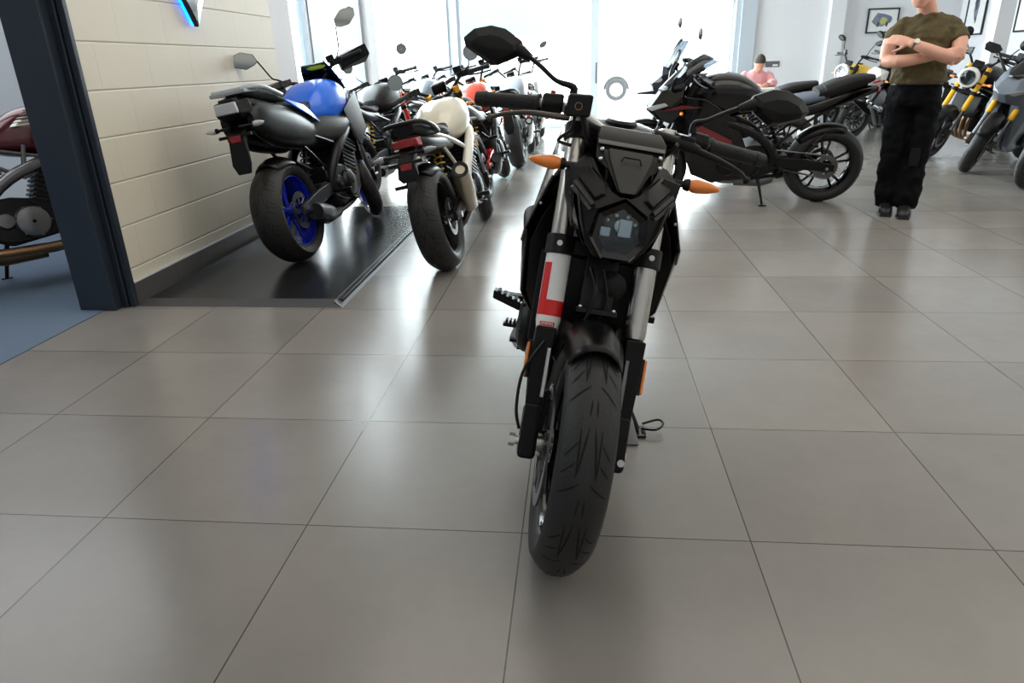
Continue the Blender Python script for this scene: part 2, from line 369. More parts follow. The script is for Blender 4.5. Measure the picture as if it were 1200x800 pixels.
        MB().tube([a-(b-a)*.1, b+(b-a)*.1], .017, 10).build('damper', 'darkmet', o)
        mb = MB()
        for z0, z1 in ((s.rr+.095,.47),(s.rr-.095,.33)): mb.tube([(0,.09,z0),(.46,.09,z1)], .0075, 6)
        mb.build('drive_chain', 'steel', s.root)
        for sy in (-1,1):
            o = MB().tube([(.43,sy*.14,.36),(.40,sy*.20,.35)], .013, 8).hull([(.40+a,sy*b,.35+c) for a in (-.018,.018) for b in (.20,.285) for c in (-.010,.014)]).build('footrest', 'plastic', s.root, bev=.003)
            MB().tube([(.05,sy*.12,.60),(.12,sy*.15,.55),(.14,sy*.165,.53)], .012, 8).box((.14,sy*.205,.53), (.03,.08,.022)).build('footrest', 'plastic', s.root, bev=.003)
            if sy == 1: MB().tube([(.55,.15,.33),(.56,.185,.30),(.60,.19,.28)], .008, 8).tube([(.60,.17,.28),(.60,.225,.28)], .009, 8).build('gear_lever', 'darkmet', s.root)
            else: MB().tube([(.42,-.15,.33),(.52,-.17,.28),(.60,-.175,.27)], .008, 8, sub=3).box((.61,-.19,.275), (.04,.05,.012)).build('brake_pedal', 'darkmet', s.root, bev=.002)
        ln = R(s.S.get('lean',9))
        foot = (.50, .235, .235*math.tan(ln)+.008)
        MB().tube([(.55,.12,.27),(.52,.18,.14),foot], [.014,.012,.011], 8).hull([(foot[0]+a,foot[1]+b,foot[2]+b*math.tan(ln)+c) for a in (-.03,.03) for b in (-.015,.025) for c in (-.006,.004)]).build('side_stand', s.S.get('stand','plastic'), s.root)
    def tail(s, kind='sharp', light='redlens', lens='clear', m='plastic', pl=.27, z=0., seatm='seat', hump=None, pill=True):
        S = s.S
        body([(.06,.10,.80+z,.86+z),(.22,.135,.775+z,.845+z),(.36,.135,.755+z,.82+z),(.50,.105,.76+z,.82+z),(.60,.075,.785+z,.845+z)], 3).build('seat', seatm, s.root)
        if kind == 'sharp':
            if pill: body([(-.22,.055,.90+z,.945+z),(-.12,.085,.875+z,.94+z),(.02,.11,.845+z,.925+z),(.15,.115,.825+z,.885+z)], 3).build('pillion_seat', hump or seatm, s.root)
            body([(-.32,.045,.855+z,.90+z),(-.2,.08,.81+z,.90+z),(.0,.115,.74+z,.86+z),(.2,.135,.68+z,.80+z),(.42,.14,.66+z,.78+z)], 3.2).build('tail_unit', m, s.root)
            o = MB().hull([(-.325,.05,.862+z),(-.325,.045,.892+z),(-.30,.065,.855+z),(-.30,.06,.90+z),(-.335,0,.87+z),(-.335,0,.89+z)], mirror=True).build('tail_light', light, s.root, bev=.004)
        else:
            body([(-.20,.06,.835+z,.90+z),(-.12,.105,.80+z,.895+z),(.04,.125,.785+z,.885+z),(.14,.125,.775+z,.86+z)], 3).build('pillion_seat', seatm, s.root)
            body([(-.22,.07,.765+z,.835+z),(-.1,.115,.725+z,.815+z),(.15,.13,.69+z,.79+z),(.42,.13,.66+z,.77+z)], 3).build('tail_unit', m, s.root)
            MB().tube([(.10,-.125,.81+z),(-.06,-.135,.855+z),(-.20,-.10,.895+z),(-.245,0,.90+z),(-.20,.10,.895+z),(-.06,.135,.855+z),(.10,.125,.81+z)], .013, 10, sub=4).build('grab_rail', 'plastic', s.root)
            o = MB().hull([(-.245,.075,.775+z),(-.25,.07,.815+z),(-.20,.09,.765+z),(-.20,.085,.82+z),(-.26,0,.775+z),(-.26,0,.822+z)], mirror=True).build('tail_light', light, s.root, bev=.006)
        zz = .70+z
        mb = MB().hull([(-.22,.05,.78+z),(-.12,.06,.80+z),(-.30,.03,zz-.02),(-.27,.03,zz-.03)], mirror=True)
        mb.hull([(-.34,.045,zz+.01),(-.30,.05,zz+.03),(-.345-pl*.1,.06,zz-pl*.74),(-.345-pl*.09,.04,zz-pl),(-.345-pl*.06,.06,zz-pl*.74),(-.345-pl*.05,.04,zz-pl)], mirror=True)
        mb.box((-.335,0,zz-.0), (.03,.20,.018)).build('plate_bracket', 'matte', s.root, bev=.004)
        for sy in (-1,1): indicator((-.315,sy*.03,zz+.045), sy, s.root, lens, ln=.07, stem=.075, r=.017)
        MB().hull([(-.352,.035,zz+.0),(-.352,.03,zz-.035),(-.34,.035,zz+.0),(-.34,.03,zz-.035)], mirror=True).build('reflector', 'redlens', s.root, bev=.003)
        arc_guard((0,0,s.rr), s.rr+.022, R(40), R(115), s.wr*.5, s.root, 'plastic', drop=.06)
    def tank(s, m, secs=None, e=2.7, mats=None, z=0.):
        secs = secs or [(.56,.075,.80,.875),(.64,.13,.76,.95),(.76,.165,.74,1.015),(.90,.18,.745,1.035),(1.02,.165,.79,1.02),(1.10,.11,.84,.985),(1.14,.05,.87,.94)]
        o = body([(x,w,a+z,b+z) for x,w,a,b in secs], e, 4, 28).build('fuel_tank', m, s.root, sharp=50)
        MB().lathe([(.001,.012),(.035,.012),(.042,.006),(.042,-.02)], (.90,0,1.035+z), ax=(.06,0,1), n=28).build('fuel_cap', 'darkmet', o)
        return o
    def front_round(s, shell='plastic', r=.085, z=.06, lens='lens', bowl='chrome'):
        X = s.xf; c = s.F(.62,0,.13)+Vector((0,0,z*0))
        o = MB(X).lathe([(.02,-.10),(r*.75,-.07),(r*.98,-.02),(r*1.02,.02),(r*.93,.028)], tuple(c), ax=(1,0,0.02), n=36).build('headlight', shell, s.root)
        MB(X).lathe([(.001,.004),(r*.5,.0),(r*.9,.012)], tuple(c), ax=(1,0,0.02), n=36).build('reflector_bowl', bowl, o)
        MB(X).lathe([(.001,.036),(r*.5,.032),(r*.94,.022)], tuple(c), ax=(1,0,0.02), n=36).build('headlight_lens', M['lens'], o)
        MB(X).hull([tuple(s.F(.78+a,b*.055,.09+c2)) for a in (-.03,.045) for b in (-1,1) for c2 in (-.02,.02)]).build('instrument', 'plastic', s.root, bev=.01)
        if shell == 'white': MB(X).lathe([(r*1.04,-.05),(r*1.32,-.01),(r*1.22,.02),(r*1.03,.025)], tuple(c), ax=(1,0,.02), n=36).build('headlight_cowl', 'white', o)
        for sy in (-1,1): indicator(tuple(s.F(.60,sy*.06,.08)), sy, s.root, 'amber', X, ln=.06, stem=.08)
    def front_shard(s, m='plastic', accent=None, screen=None, z=0., beak=False, lensm='clear'):
        X = s.xf if not s.S.get('fixed') else None
        b = s.F(.62,0,.10)
        def P(dx, y, dz): return (b.x+dx, y, b.z+dz+z)
        MB(X).hull([P(.10,.02,-.10),P(.13,.05,-.03),P(.02,.13,-.02),P(.05,.12,.06),P(.03,.05,.13),P(-.08,.12,.10),P(-.08,.12,-.06),P(.02,.07,-.12)], mirror=True).build('headlight_cowl', m, s.root, bev=.006)
        for sy in (-1,1):
            MB(X).hull([P(a,sy*y,c) for a,y,c in [(.134,.012,-.045),(.128,.052,-.022),(.06,.118,.045),(.045,.125,.02),(.118,.03,-.075),(.09,.02,-.08),(.05,.08,0)]]).build('headlight', lensm, s.root, bev=.003)
            if accent: MB(X).hull([P(a,sy*y,c) for a,y,c in [(.10,.065,-.05),(.04,.132,.0),(.03,.135,-.03),(.09,.065,-.075),(.04,.09,-.05)]]).build('cowl_trim', accent, s.root, bev=.002)
            indicator((b.x-.02,sy*.11,b.z-.02+z), sy, s.root, 'amber', X, ln=.06, stem=.04)
        if beak: MB(X).hull([P(.12,.03,-.10),P(.26,.02,-.12),P(.27,.01,-.135),P(.05,.07,-.09),P(.05,.06,-.14)], mirror=True).build('beak', accent or m, s.root, bev=.005)
        MB(X).box(P(-.10,0,.12), (.03,.16,.09), (0,R(-35),0)).build('instrument', 'plastic', s.root, bev=.008)
        if screen: s.screen(screen, P, X)
    def screen(s, m, P, X, h=.26, back=-.16, w=.13):
        mb = MB(X); rows = []
        for i in range(7):
            t = i/6; ww = w*(1-.35*t**2)
            rows.append([P(.03+back*t-.07*(u*u), u*ww, .10+h*t) for u in (-1,-.66,-.33,0,.33,.66,1)])
        vr = [[mb.bm.verts.new(p) for p in q] for q in rows]
        for a, b in zip(vr, vr[1:]):
            for j in range(6): mb._f([a[j],a[j+1],b[j+1],b[j]])
        mb.build('windscreen', M[m] if isinstance(m, str) else m, s.root, solid=.004, sharp=70)
    def shrouds(s, m, secs=None, name='radiator_shroud', bev=.006):
        secs = secs or [(.62,.155,.70),(.66,.165,.90),(.92,.19,.93),(1.10,.17,.86),(1.16,.165,.76),(1.02,.185,.60),(.86,.175,.56)]
        for sy in (-1,1):
            P = [(x,sy*y,z) for x,y,z in secs]; Q = [(x,sy*(y-.045),z) for x,y,z in secs]
            MB().hull(P+Q).build(name, m, s.root, bev=bev)
    def fairing(s, m, accent=None, z=0.):
        for sy in (-1,1):
            P = [(1.32,.055,.86),(1.20,.15,.92),(1.02,.19,.90),(.78,.19,.74),(.72,.17,.46),(.56,.13,.26),(.92,.13,.20),(1.10,.15,.28),(1.16,.20,.62),(1.28,.12,.74)]
            MB().hull([(x,sy*y,zz+z) for x,y,zz in P]+[(x,sy*max(y-.05,.02),zz+z) for x,y,zz in P]).build('fairing_panel', m, s.root, bev=.008)
            if accent: MB().hull([(x,sy*y,zz+z) for x,y,zz in [(1.14,.203,.66),(1.05,.205,.70),(.80,.203,.58),(.79,.20,.54),(1.13,.205,.63),(1.0,.18,.62)]]).build('fairing_stripe', accent, s.root)

BAR_FLAT = lambda s, h=.0, w=.37: [tuple(s.F(.76,0,-.01)), tuple(s.F(.77,.06,-.01)), (s.F(.80).x+.01,.16,s.F(.80).z+.04+h), (s.F(.80).x-.035,w-.15,s.F(.80).z+.05+h), (s.F(.80).x-.09,w,s.F(.80).z+.035+h)]
BAR_CLIP = lambda s: [tuple(s.F(.745,0,.0)), tuple(s.F(.745,.09,.0)), (s.F(.745).x+.02,.17,s.F(.745).z), (s.F(.745).x-.005,.20,s.F(.745).z), (s.F(.745).x-.07,.335,s.F(.745).z-.03)]

# ------------------------------------------------------------------ node helpers for room surfaces
def nmat(name):
    m = bpy.data.materials.new(name); m.use_nodes = True; nt = m.node_tree
    return m, nt, nt.nodes['Principled BSDF']
def mth(nt, op, a, b=None, c=None):
    n = nt.nodes.new('ShaderNodeMath'); n.operation = op
    for i, v in enumerate((a, b, c)):
        if v is None: continue
        if hasattr(v, 'links') or hasattr(v, 'is_linked'): nt.links.new(v, n.inputs[i])
        else: n.inputs[i].default_value = v
    return n.outputs[0]
def mixc(nt, f, a, b):
    n = nt.nodes.new('ShaderNodeMix'); n.data_type = 'RGBA'
    for i, v in ((0, f), (6, a), (7, b)):
        if hasattr(v, 'is_linked'): nt.links.new(v, n.inputs[i])
        else: n.inputs[i].default_value = v
    return n.outputs[2]
def noise_n(nt, vec, scale, detail=4, rough=.55):
    n = nt.nodes.new('ShaderNodeTexNoise'); n.inputs['Scale'].default_value = scale; n.inputs['Detail'].default_value = detail; n.inputs['Roughness'].default_value = rough
    nt.links.new(vec, n.inputs['Vector']); return n.outputs['Fac']
def pos(nt):
    g = nt.nodes.new('ShaderNodeNewGeometry'); s = nt.nodes.new('ShaderNodeSeparateXYZ'); nt.links.new(g.outputs['Position'], s.inputs[0]); return g.outputs['Position'], s.outputs
def tile_material():
    m, nt, b = nmat('porcelain_tiles'); P, (x, y, z) = pos(nt)
    def edge(v): f = mth(nt, 'FRACT', mth(nt, 'DIVIDE', v, .6)); return mth(nt, 'MINIMUM', f, mth(nt, 'SUBTRACT', 1, f))
    e = mth(nt, 'MINIMUM', edge(x), edge(y))
    grout = mth(nt, 'LESS_THAN', e, .0030)
    cx = nt.nodes.new('ShaderNodeCombineXYZ')
    nt.links.new(mth(nt, 'FLOOR', mth(nt, 'DIVIDE', x, .6)), cx.inputs[0]); nt.links.new(mth(nt, 'FLOOR', mth(nt, 'DIVIDE', y, .6)), cx.inputs[1])
    wn = nt.nodes.new('ShaderNodeTexWhiteNoise'); nt.links.new(cx.outputs[0], wn.inputs['Vector'])
    off = nt.nodes.new('ShaderNodeVectorMath'); off.operation = 'MULTIPLY_ADD'; nt.links.new(wn.outputs['Color'], off.inputs[0]); off.inputs[1].default_value = (9,9,9); nt.links.new(P, off.inputs[2])
    cloud = noise_n(nt, off.outputs[0], 2.2, 5, .6); fine = noise_n(nt, off.outputs[0], 16, 5, .7)
    col = mixc(nt, cloud, lin((116,114,111)), lin((142,140,137)))
    col = mixc(nt, mth(nt, 'MULTIPLY', noise_n(nt, off.outputs[0], 1.1, 3), .38), col, lin((134,121,105)))
    k = mth(nt, 'ADD', mth(nt, 'ADD', .86, mth(nt, 'MULTIPLY', wn.outputs['Value'], .16)), mth(nt, 'MULTIPLY', fine, .12))
    mm = nt.nodes.new('ShaderNodeMix'); mm.data_type = 'RGBA'; mm.blend_type = 'MULTIPLY'; mm.inputs[0].default_value = 1
    nt.links.new(col, mm.inputs[6]); nt.links.new(k, mm.inputs[7])
    nt.links.new(mixc(nt, grout, mm.outputs[2], lin((58,53,48))), b.inputs['Base Color'])
    nt.links.new(mth(nt, 'ADD', .19, mth(nt, 'MULTIPLY', cloud, .08)), b.inputs['Roughness'])
    return m
def block_material():
    m, nt, b = nmat('painted_blockwork'); P, (x, y, z) = pos(nt)
    ax = nt.nodes.new('ShaderNodeMath'); zz = mth(nt, 'DIVIDE', mth(nt, 'SUBTRACT', z, .198), .2265); row = mth(nt, 'FLOOR', zz)
    fz = mth(nt, 'FRACT', zz); u = mth(nt, 'ADD', mth(nt, 'DIVIDE', mth(nt, 'SUBTRACT', mth(nt, 'ADD', x, y), .315), .45), mth(nt, 'MULTIPLY', mth(nt, 'MODULO', row, 2), .5)); fu = mth(nt, 'FRACT', u)
    ez = mth(nt, 'MULTIPLY', mth(nt, 'MINIMUM', fz, mth(nt, 'SUBTRACT', 1, fz)), .2265); eu = mth(nt, 'MULTIPLY', mth(nt, 'MINIMUM', fu, mth(nt, 'SUBTRACT', 1, fu)), .45)
    e = mth(nt, 'MINIMUM', ez, mth(nt, 'ADD', eu, .0036)); j = nt.nodes.new('ShaderNodeMapRange'); nt.links.new(e, j.inputs[0]); j.inputs[1].default_value = .0; j.inputs[2].default_value = .007
    cl = noise_n(nt, P, 1.6, 4); fi = noise_n(nt, P, 60, 6, .7)
    base = mixc(nt, cl, lin((213,204,184)), lin((224,217,200)))
    nt.links.new(mixc(nt, mth(nt, 'MULTIPLY', mth(nt, 'SUBTRACT', 1, j.outputs[0]), .26), base, lin((150,142,124))), b.inputs['Base Color'])
    b.inputs['Roughness'].default_value = .55
    bp = nt.nodes.new('ShaderNodeBump'); bp.inputs['Strength'].default_value = .6; bp.inputs['Distance'].default_value = .006
    nt.links.new(mth(nt, 'ADD', j.outputs[0], mth(nt, 'MULTIPLY', fi, .10)), bp.inputs['Height']); nt.links.new(bp.outputs[0], b.inputs['Normal'])
    return m
def carpet_material():
    m, nt, b = nmat('blue_carpet'); P, _ = pos(nt)
    f = noise_n(nt, P, 260, 3, .8); g = noise_n(nt, P, 5, 3)
    c = mixc(nt, mth(nt, 'ADD', mth(nt, 'MULTIPLY', f, 1.2), -.1), lin((50,66,86)), lin((128,148,170)))
    nt.links.new(c, b.inputs['Base Color']); b.inputs['Roughness'].default_value = .95
    bp = nt.nodes.new('ShaderNodeBump'); bp.inputs['Strength'].default_value = .8; bp.inputs['Distance'].default_value = .004; nt.links.new(f, bp.inputs['Height']); nt.links.new(bp.outputs[0], b.inputs['Normal'])
    return m
def skirting_material():
    m, nt, b = nmat('skirting_tile'); P, (x, y, z) = pos(nt)
    f = mth(nt, 'FRACT', mth(nt, 'DIVIDE', mth(nt, 'ADD', x, y), .6)); e = mth(nt, 'LESS_THAN', f, .006)
    c = mixc(nt, noise_n(nt, P, 6, 5), lin((74,72,70)), lin((96,93,90)))
    nt.links.new(mixc(nt, e, c, lin((44,42,40))), b.inputs['Base Color']); b.inputs['Roughness'].default_value = .35
    return m
M['tiles'] = tile_material(); M['block'] = block_material(); M['carpet'] = carpet_material(); M['skirt'] = skirting_material()
M['plaster'] = mat('white_plaster', (226,227,230), .7, bump=.05, bscale=30); M['plaster_side'] = mat('grey_plaster', (206,210,214), .75)
M['ceilw'] = mat('ceiling_white', (232,232,230), .8); M['frame'] = mat('window_frame_paint', (184,192,200), .35)
M['navy'] = mat('navy_steel_paint', (38,47,58), .38, var=.08, vscale=5); M['matplat'] = mat('black_platform_sheet', (34,35,37), .22, var=.2, vscale=4); M['matedge'] = mat('platform_edge_strip', (66,67,69), .4)
M['facadegrey'] = mat('grey_cladding', (82,83,86), .8, spec=.1); M['pave'] = mat('pale_paving', (196,194,190), .8, var=.1, vscale=3); M['facade'] = mat('pale_render', (188,200,206), .7); M['glassblue'] = mat('blue_glazing', (95,129,136), .3, spec=.1)
M['black'] = mat('black_wood', (18,18,18), .4); M['paper'] = mat('picture_mount', (234,234,234), .6); M['desk'] = mat('desk_laminate', (226,224,218), .3)
M['led'] = mat('blue_light_strip', (0,120,255), .5, emit=(0,110,255), estr=14); M['tyregrey'] = mat('car_tyre', (30,30,31), .7)

# ------------------------------------------------------------------ camera
cam = bpy.data.cameras.new('camera'); co = bpy.data.objects.new('camera', cam); C.objects.link(co)
f_px, pit, rol, yaw = 805.5, .383706, .0291282, -.1038114
cy, sy_ = math.cos(yaw), math.sin(yaw)
fw = Vector((sy_*math.cos(pit), cy*math.cos(pit), -math.sin(pit))); rt = Vector((cy,-sy_,0)); dn = fw.cross(rt)
r2 = rt*math.cos(rol)+dn*math.sin(rol); d2 = -rt*math.sin(rol)+dn*math.cos(rol)
mw = Matrix((r2, -d2, -fw)).transposed().to_4x4(); mw.translation = Vector((.746246,-1.519782,1.173996)); co.matrix_world = mw
cam.lens = f_px*36/1200; cam.sensor_width = 36; cam.clip_start = .05; cam.clip_end = 300
bpy.context.scene.camera = co

# ------------------------------------------------------------------ room
H = 3.9
def sbox(name, lo, hi, m, parent=None, bev=0):
    c = [(a+b)/2 for a, b in zip(lo, hi)]; d = [b-a for a, b in zip(lo, hi)]
    o = MB().box(c, d).build(name, m, parent, bev=bev)
    if not parent: struct(o)
    return o
sbox('floor', (-1.80,-5,-.12), (7.6,12.40,0), 'tiles')
sbox('carpet_floor', (-8,-5,-.12), (-1.80,4.56,.004), 'carpet')
sbox('ceiling', (-1.9,-5,H), (7.6,12.5,H+.1), 'ceilw'); sbox('ceiling_side_room', (-8,-5,H), (-1.9,4.62,H+.1), 'ceilw')
sbox('wall_left', (-1.87,1.84,0), (-1.67,4.20,H), 'block')
sbox('wall_left_pier', (-1.87,4.20,0), (-1.685,4.62,H), 'plaster')
sbox('baseboard_left', (-1.67,1.85,0), (-1.655,4.20,.125), 'skirt')
sbox('trim_1', (-1.67,1.85,.125), (-1.652,4.20,.131), 'frame')
sbox('wall_right', (7.3,-5,0), (7.5,12.4,H), 'plaster')
sbox('wall_front', (-8,-5.2,0), (7.5,-5,H), 'plaster')
sbox('wall_back', (3.84,12.35,0), (7.5,12.6,H), 'plaster')
sbox('wall_back_pilaster', (5.08,12.2,0), (5.33,12.35,H), 'plaster')
sbox('baseboard_back', (3.84,12.335,0), (7.3,12.35,.12), 'skirt'); sbox('baseboard_right', (7.285,-5,0), (7.3,12.33,.12), 'skirt')
sbox('wall_side_room_back', (-8,4.56,0), (-1.75,4.62,H), 'plaster_side'); sbox('wall_side_room_left', (-8.2,-5,0), (-8,4.62,H), 'plaster')
o = MB().box((6.24,9.0,H/2), (.20,.20,H)).build('column', 'plaster', None, bev=.004); struct(o); o.name = 'wall_pier'
# steel post at the end of the blockwork wall: box section with two cover ribs on its room side
mb = MB().box((-1.83,1.80,H/2), (.20,.10,H)).box((-1.715,1.835,H/2), (.04,.05,H)).box((-1.672,1.835,H/2), (.034,.03,H)).box((-1.735,1.80,H/2), (.012,.085,H))
o = struct(mb.build('trim_2', 'navy', None, bev=.004))
# glazing
def window(n, p0, p1, z0, z1, fr=.06, dep=.08, bars=(), kind='window', pane='pane'):
    p0, p1 = Vector(p0), Vector(p1); d = (p1-p0).normalized(); L = (p1-p0).length; a = math.atan2(d.y, d.x); mb = MB()
    def bx(u0, u1, za, zb, dp=dep): c = p0+d*((u0+u1)/2); mb.box((c.x,c.y,(za+zb)/2), (u1-u0,dp,zb-za), (0,0,a))
    bx(0,fr,z0,z1); bx(L-fr,L,z0,z1); bx(fr,L-fr,z0,z0+fr*1.3); bx(fr,L-fr,z1-fr,z1)
    for u in bars: bx(u-.02,u+.02,z0+fr*1.3,z1-fr)
    o = struct(mb.build(f'{kind}_{n}', 'frame', None, bev=.003))
    c = (p0+p1)/2; MB().box((c.x,c.y,(z0+z1)/2), (L-2*fr,.008,z1-z0-fr*2), (0,0,a)).build('pane', M['pane'], o)
    return o
window(1, (-1.74,4.62,0), (-1.74,5.10,0), 0, H)
sbox('trim_3', (-1.82,5.10,0), (-1.69,5.34,H), 'frame')
window(2, (-1.74,5.34,0), (-1.74,6.76,0), 0, H)
sbox('trim_4', (-1.84,6.76,0), (-1.64,7.06,H), 'plaster')
window(3, (-1.74,7.06,0), (-1.74,12.2,0), 0, H, bars=(2.5,))
sbox('trim_5', (-1.84,12.2,0), (-1.55,12.5,H), 'frame')
window(4, (-1.55,12.4,0), (.98,12.4,0), 0, H)
window(1, (.98,12.4,0), (3.58,12.4,0), 0, H, fr=.09, kind='door')
o = bpy.data.objects['door_1']; MB().tube([(1.03,12.33,.80),(1.03,12.29,.82),(1.03,12.29,1.12),(1.03,12.33,1.14)], .014, 8).build('door_handle', 'darkmet', o)
sbox('trim_6', (3.58,12.28,0), (3.84,12.5,H), 'frame')
# display platform
mb = MB().box((-1.075,3.2,.012), (1.11,2.60,.024)); o = mb.build('display_platform', 'matplat', None, bev=.004)
tag(o, 'low black display platform on the tiles along the cream block wall', 'platform')
mb = MB().hull([(-.555,1.86,.025),(-.555,4.5,.025),(-.50,1.82,.0),(-.50,4.53,.0),(-.555,1.86,0),(-.555,4.5,0)])
mb.hull([(-1.64,1.90,.025),(-.545,1.90,.025),(-1.65,1.83,0),(-.50,1.82,0),(-1.64,1.90,0),(-.545,1.90,0)]); mb.build('edge_strip', 'matedge', o)

# outside
struct(MB().box((0,40,-.14), (120,55.1,.1)).build('ground', 'pave')); struct(MB().box((-22,24.7,-.14), (40.2,40,.1)).build('pavement', 'pave'))
def building(x0, x1, y, h, label, cols, rows, m='facade', zc=1.4, zh=1.7):
    o = MB().box(((x0+x1)/2,y+3,h/2-.1), (x1-x0,6,h)).build('building', m); tag(o, label, 'building')
    mb = MB(); w = (x1-x0)/cols
    for i in range(cols):
        for j in range(rows): mb.box((x0+w*(i+.5),y-.02,zc+j*2.9), (w*.7,.1,zh))
    mb.build('glazing', 'glassblue', o)
    MB().box(((x0+x1)/2,y+3,h+.0), (x1-x0+.5,6.5,.3)).build('roof_edge', 'frame', o)
building(-9, 1.5, 44, 11, 'pale glazed building seen outside through the left of the back windows', 1, 1, 'facade', 5.9, 6.2)
building(9.5, 17, 38, 4.4, 'low pale building seen outside through the right of the glass door', 3, 1, 'facadegrey')
def van(x, y):
    o = empty('van', (x, y, 0)); tag(o, 'white van parked outside beyond the showroom glass door', 'van')
    s = []
    MB().hull([(a,b,c) for a,b,c in [(-3.6,-.9,.35),(.75,-.9,.35),(.85,-.85,.95),(.35,-.85,1.15),(-.35,-.78,1.95),(-3.55,-.78,2.0),(-3.65,-.85,1.1)]]+[(a,-b,c) for a,b,c in [(-3.6,-.9,.35),(.75,-.9,.35),(.85,-.85,.95),(.35,-.85,1.15),(-.35,-.78,1.95),(-3.55,-.78,2.0),(-3.65,-.85,1.1)]]).build('van_body', 'white', o, bev=.05)
    MB().hull([(-.9,-.90,1.15),(.0,-.90,1.15),(-.38,-.83,1.75),(-.9,-.83,1.78),(-.9,-.8,1.15),(.0,-.8,1.15)]).build('side_window', 'glassblue', o)
    for wx in (-2.75,0):
        w = MB().lathe([(.2,-.10),(.30,-.11),(.33,-.08),(.33,.08),(.30,.11),(.2,.10)], (wx,-.86,.33), n=32, closed=True).build('wheel', 'tyregrey', o)
        MB().lathe([(.001,-.05),(.06,-.06),(.2,-.09),(.21,-.10)], (wx,-.86,.33), n=24).build('hub_cap', 'ltgrey', w)
        MB().lathe([(.34,-.09),(.40,-.09),(.40,.0),(.34,.0)], (wx,-.84,.33), n=20, closed=True, a0=PI, a1=2*PI).build('wheel_arch', 'tyregrey', o)
van(1.85, 22.6)

# wall things
def picture(label, c, w, h, nrm, blobs):
    u = Vector((0,0,1)).cross(Vector(nrm)); n = Vector(nrm); c = Vector(c); a = math.atan2(u.y, u.x)
    o = empty('framed_picture', c, (0,0,a)); tag(o, label, 'picture', )
    mb = MB()
    for s in (-1,1): mb.box((s*(w/2-.012),-.012,0), (.024,.024,h)); mb.box((0,-.012,s*(h/2-.012)), (w-.048,.024,.024))
    mb.build('picture_frame', 'black', o, bev=.002)
    MB().box((0,-.006,0), (w-.04,.006,h-.04)).build('picture_mount', 'paper', o)
    mb = MB(); p = MB(); k = 0; ms = []
    mb = MB()
    for x, z, rx, rz, m in blobs:
        x, z, rx, rz = x*.85, z*.8, rx*.72, rz*.72
        if m not in ms: ms.append(m)
        mb.mi = ms.index(m); mb.prism([(rx*math.cos(2*PI*i/9)*(1+.2*math.sin(3*i)), rz*math.sin(2*PI*i/9)*(1+.2*math.cos(2*i))) for i in range(9)], .003+k*.0004, (x,-.0105,z), (1,0,0), (0,0,1)); k += 1
    mb.build('print', ms, o)
M['pg'] = mat('print_grey', (122,126,140), .6); M['py'] = mat('print_yellow', (176,180,96), .6); M['pb'] = mat('print_blue', (104,108,140), .6); M['pd'] = mat('print_dark', (58,60,72), .6)
picture('black framed landscape print of racing riders on the back wall', (6.01,12.34,1.70), .53, .40, (0,-1,0), [(-.02,.02,.22,.15,'pg'),(.0,.05,.16,.1,'pb'),(.02,.0,.09,.08,'py'),(-.12,.02,.06,.07,'pg'),(-.08,-.07,.03,.06,'pd'),(.09,-.07,.03,.06,'pd'),(.14,.02,.05,.08,'pb')])
picture('thin black framed portrait print of a single bike on the right wall', (7.29,11.80,1.84), .60, .86, (-1,0,0), [(0,.02,.10,.28,'pg'),(-.02,.10,.08,.12,'pd'),(.02,-.12,.06,.16,'pg'),(.0,.0,.05,.08,'pd'),(.03,-.24,.03,.08,'pd')])
picture('dark framed print on the right wall at the edge beyond the white pier', (7.29,10.28,1.84), .62, .86, (-1,0,0), [(0,.02,.12,.28,'pg'),(-.02,.10,.08,.12,'pd')])
o = MB().box((4.21,12.345,1.04), (.25,.012,.10)).build('wall_plate', 'steel', None, bev=.002); tag(o, 'small grey wall plate on the white back wall', 'wall plate')
MB().box((4.26,12.337,1.02), (.09,.006,.03)).build('label_strip', 'paper', o)
# backlit wall sign (only its pointed lower end is in view)
o = empty('wall_sign', (-1.63,2.98,1.685)); tag(o, 'chrome shield sign with blue backlight on the cream block wall', 'sign')
sh = [(a*1.25,b) for a,b in [(-.0,-.26),(.14,-.02),(.26,.34),(.10,.42),(0,.36),(-.10,.42),(-.26,.34),(-.14,-.02)]]
MB().prism([(a*.95,b*.95) for a,b in sh], .03, (-.008,0,0), (0,1,0), (0,0,1)).build('sign_body', 'black', o, bev=.004)
mb = MB(); mb.loft([[(.010,a*.9,b*.9) for a,b in sh],[(.022,a*.62,b*.62+.03) for a,b in sh],[(.014,a*.5,b*.5+.03) for a,b in sh],[(.03,a*.2,b*.2+.04) for a,b in sh]]).build('sign_face', 'chrome', o, sharp=15)
mb = MB().prism([(a*.9,b*.9) for a,b in sh], .008, (-.028,0,0), (0,1,0), (0,0,1)).build('light_strip', 'led', o)

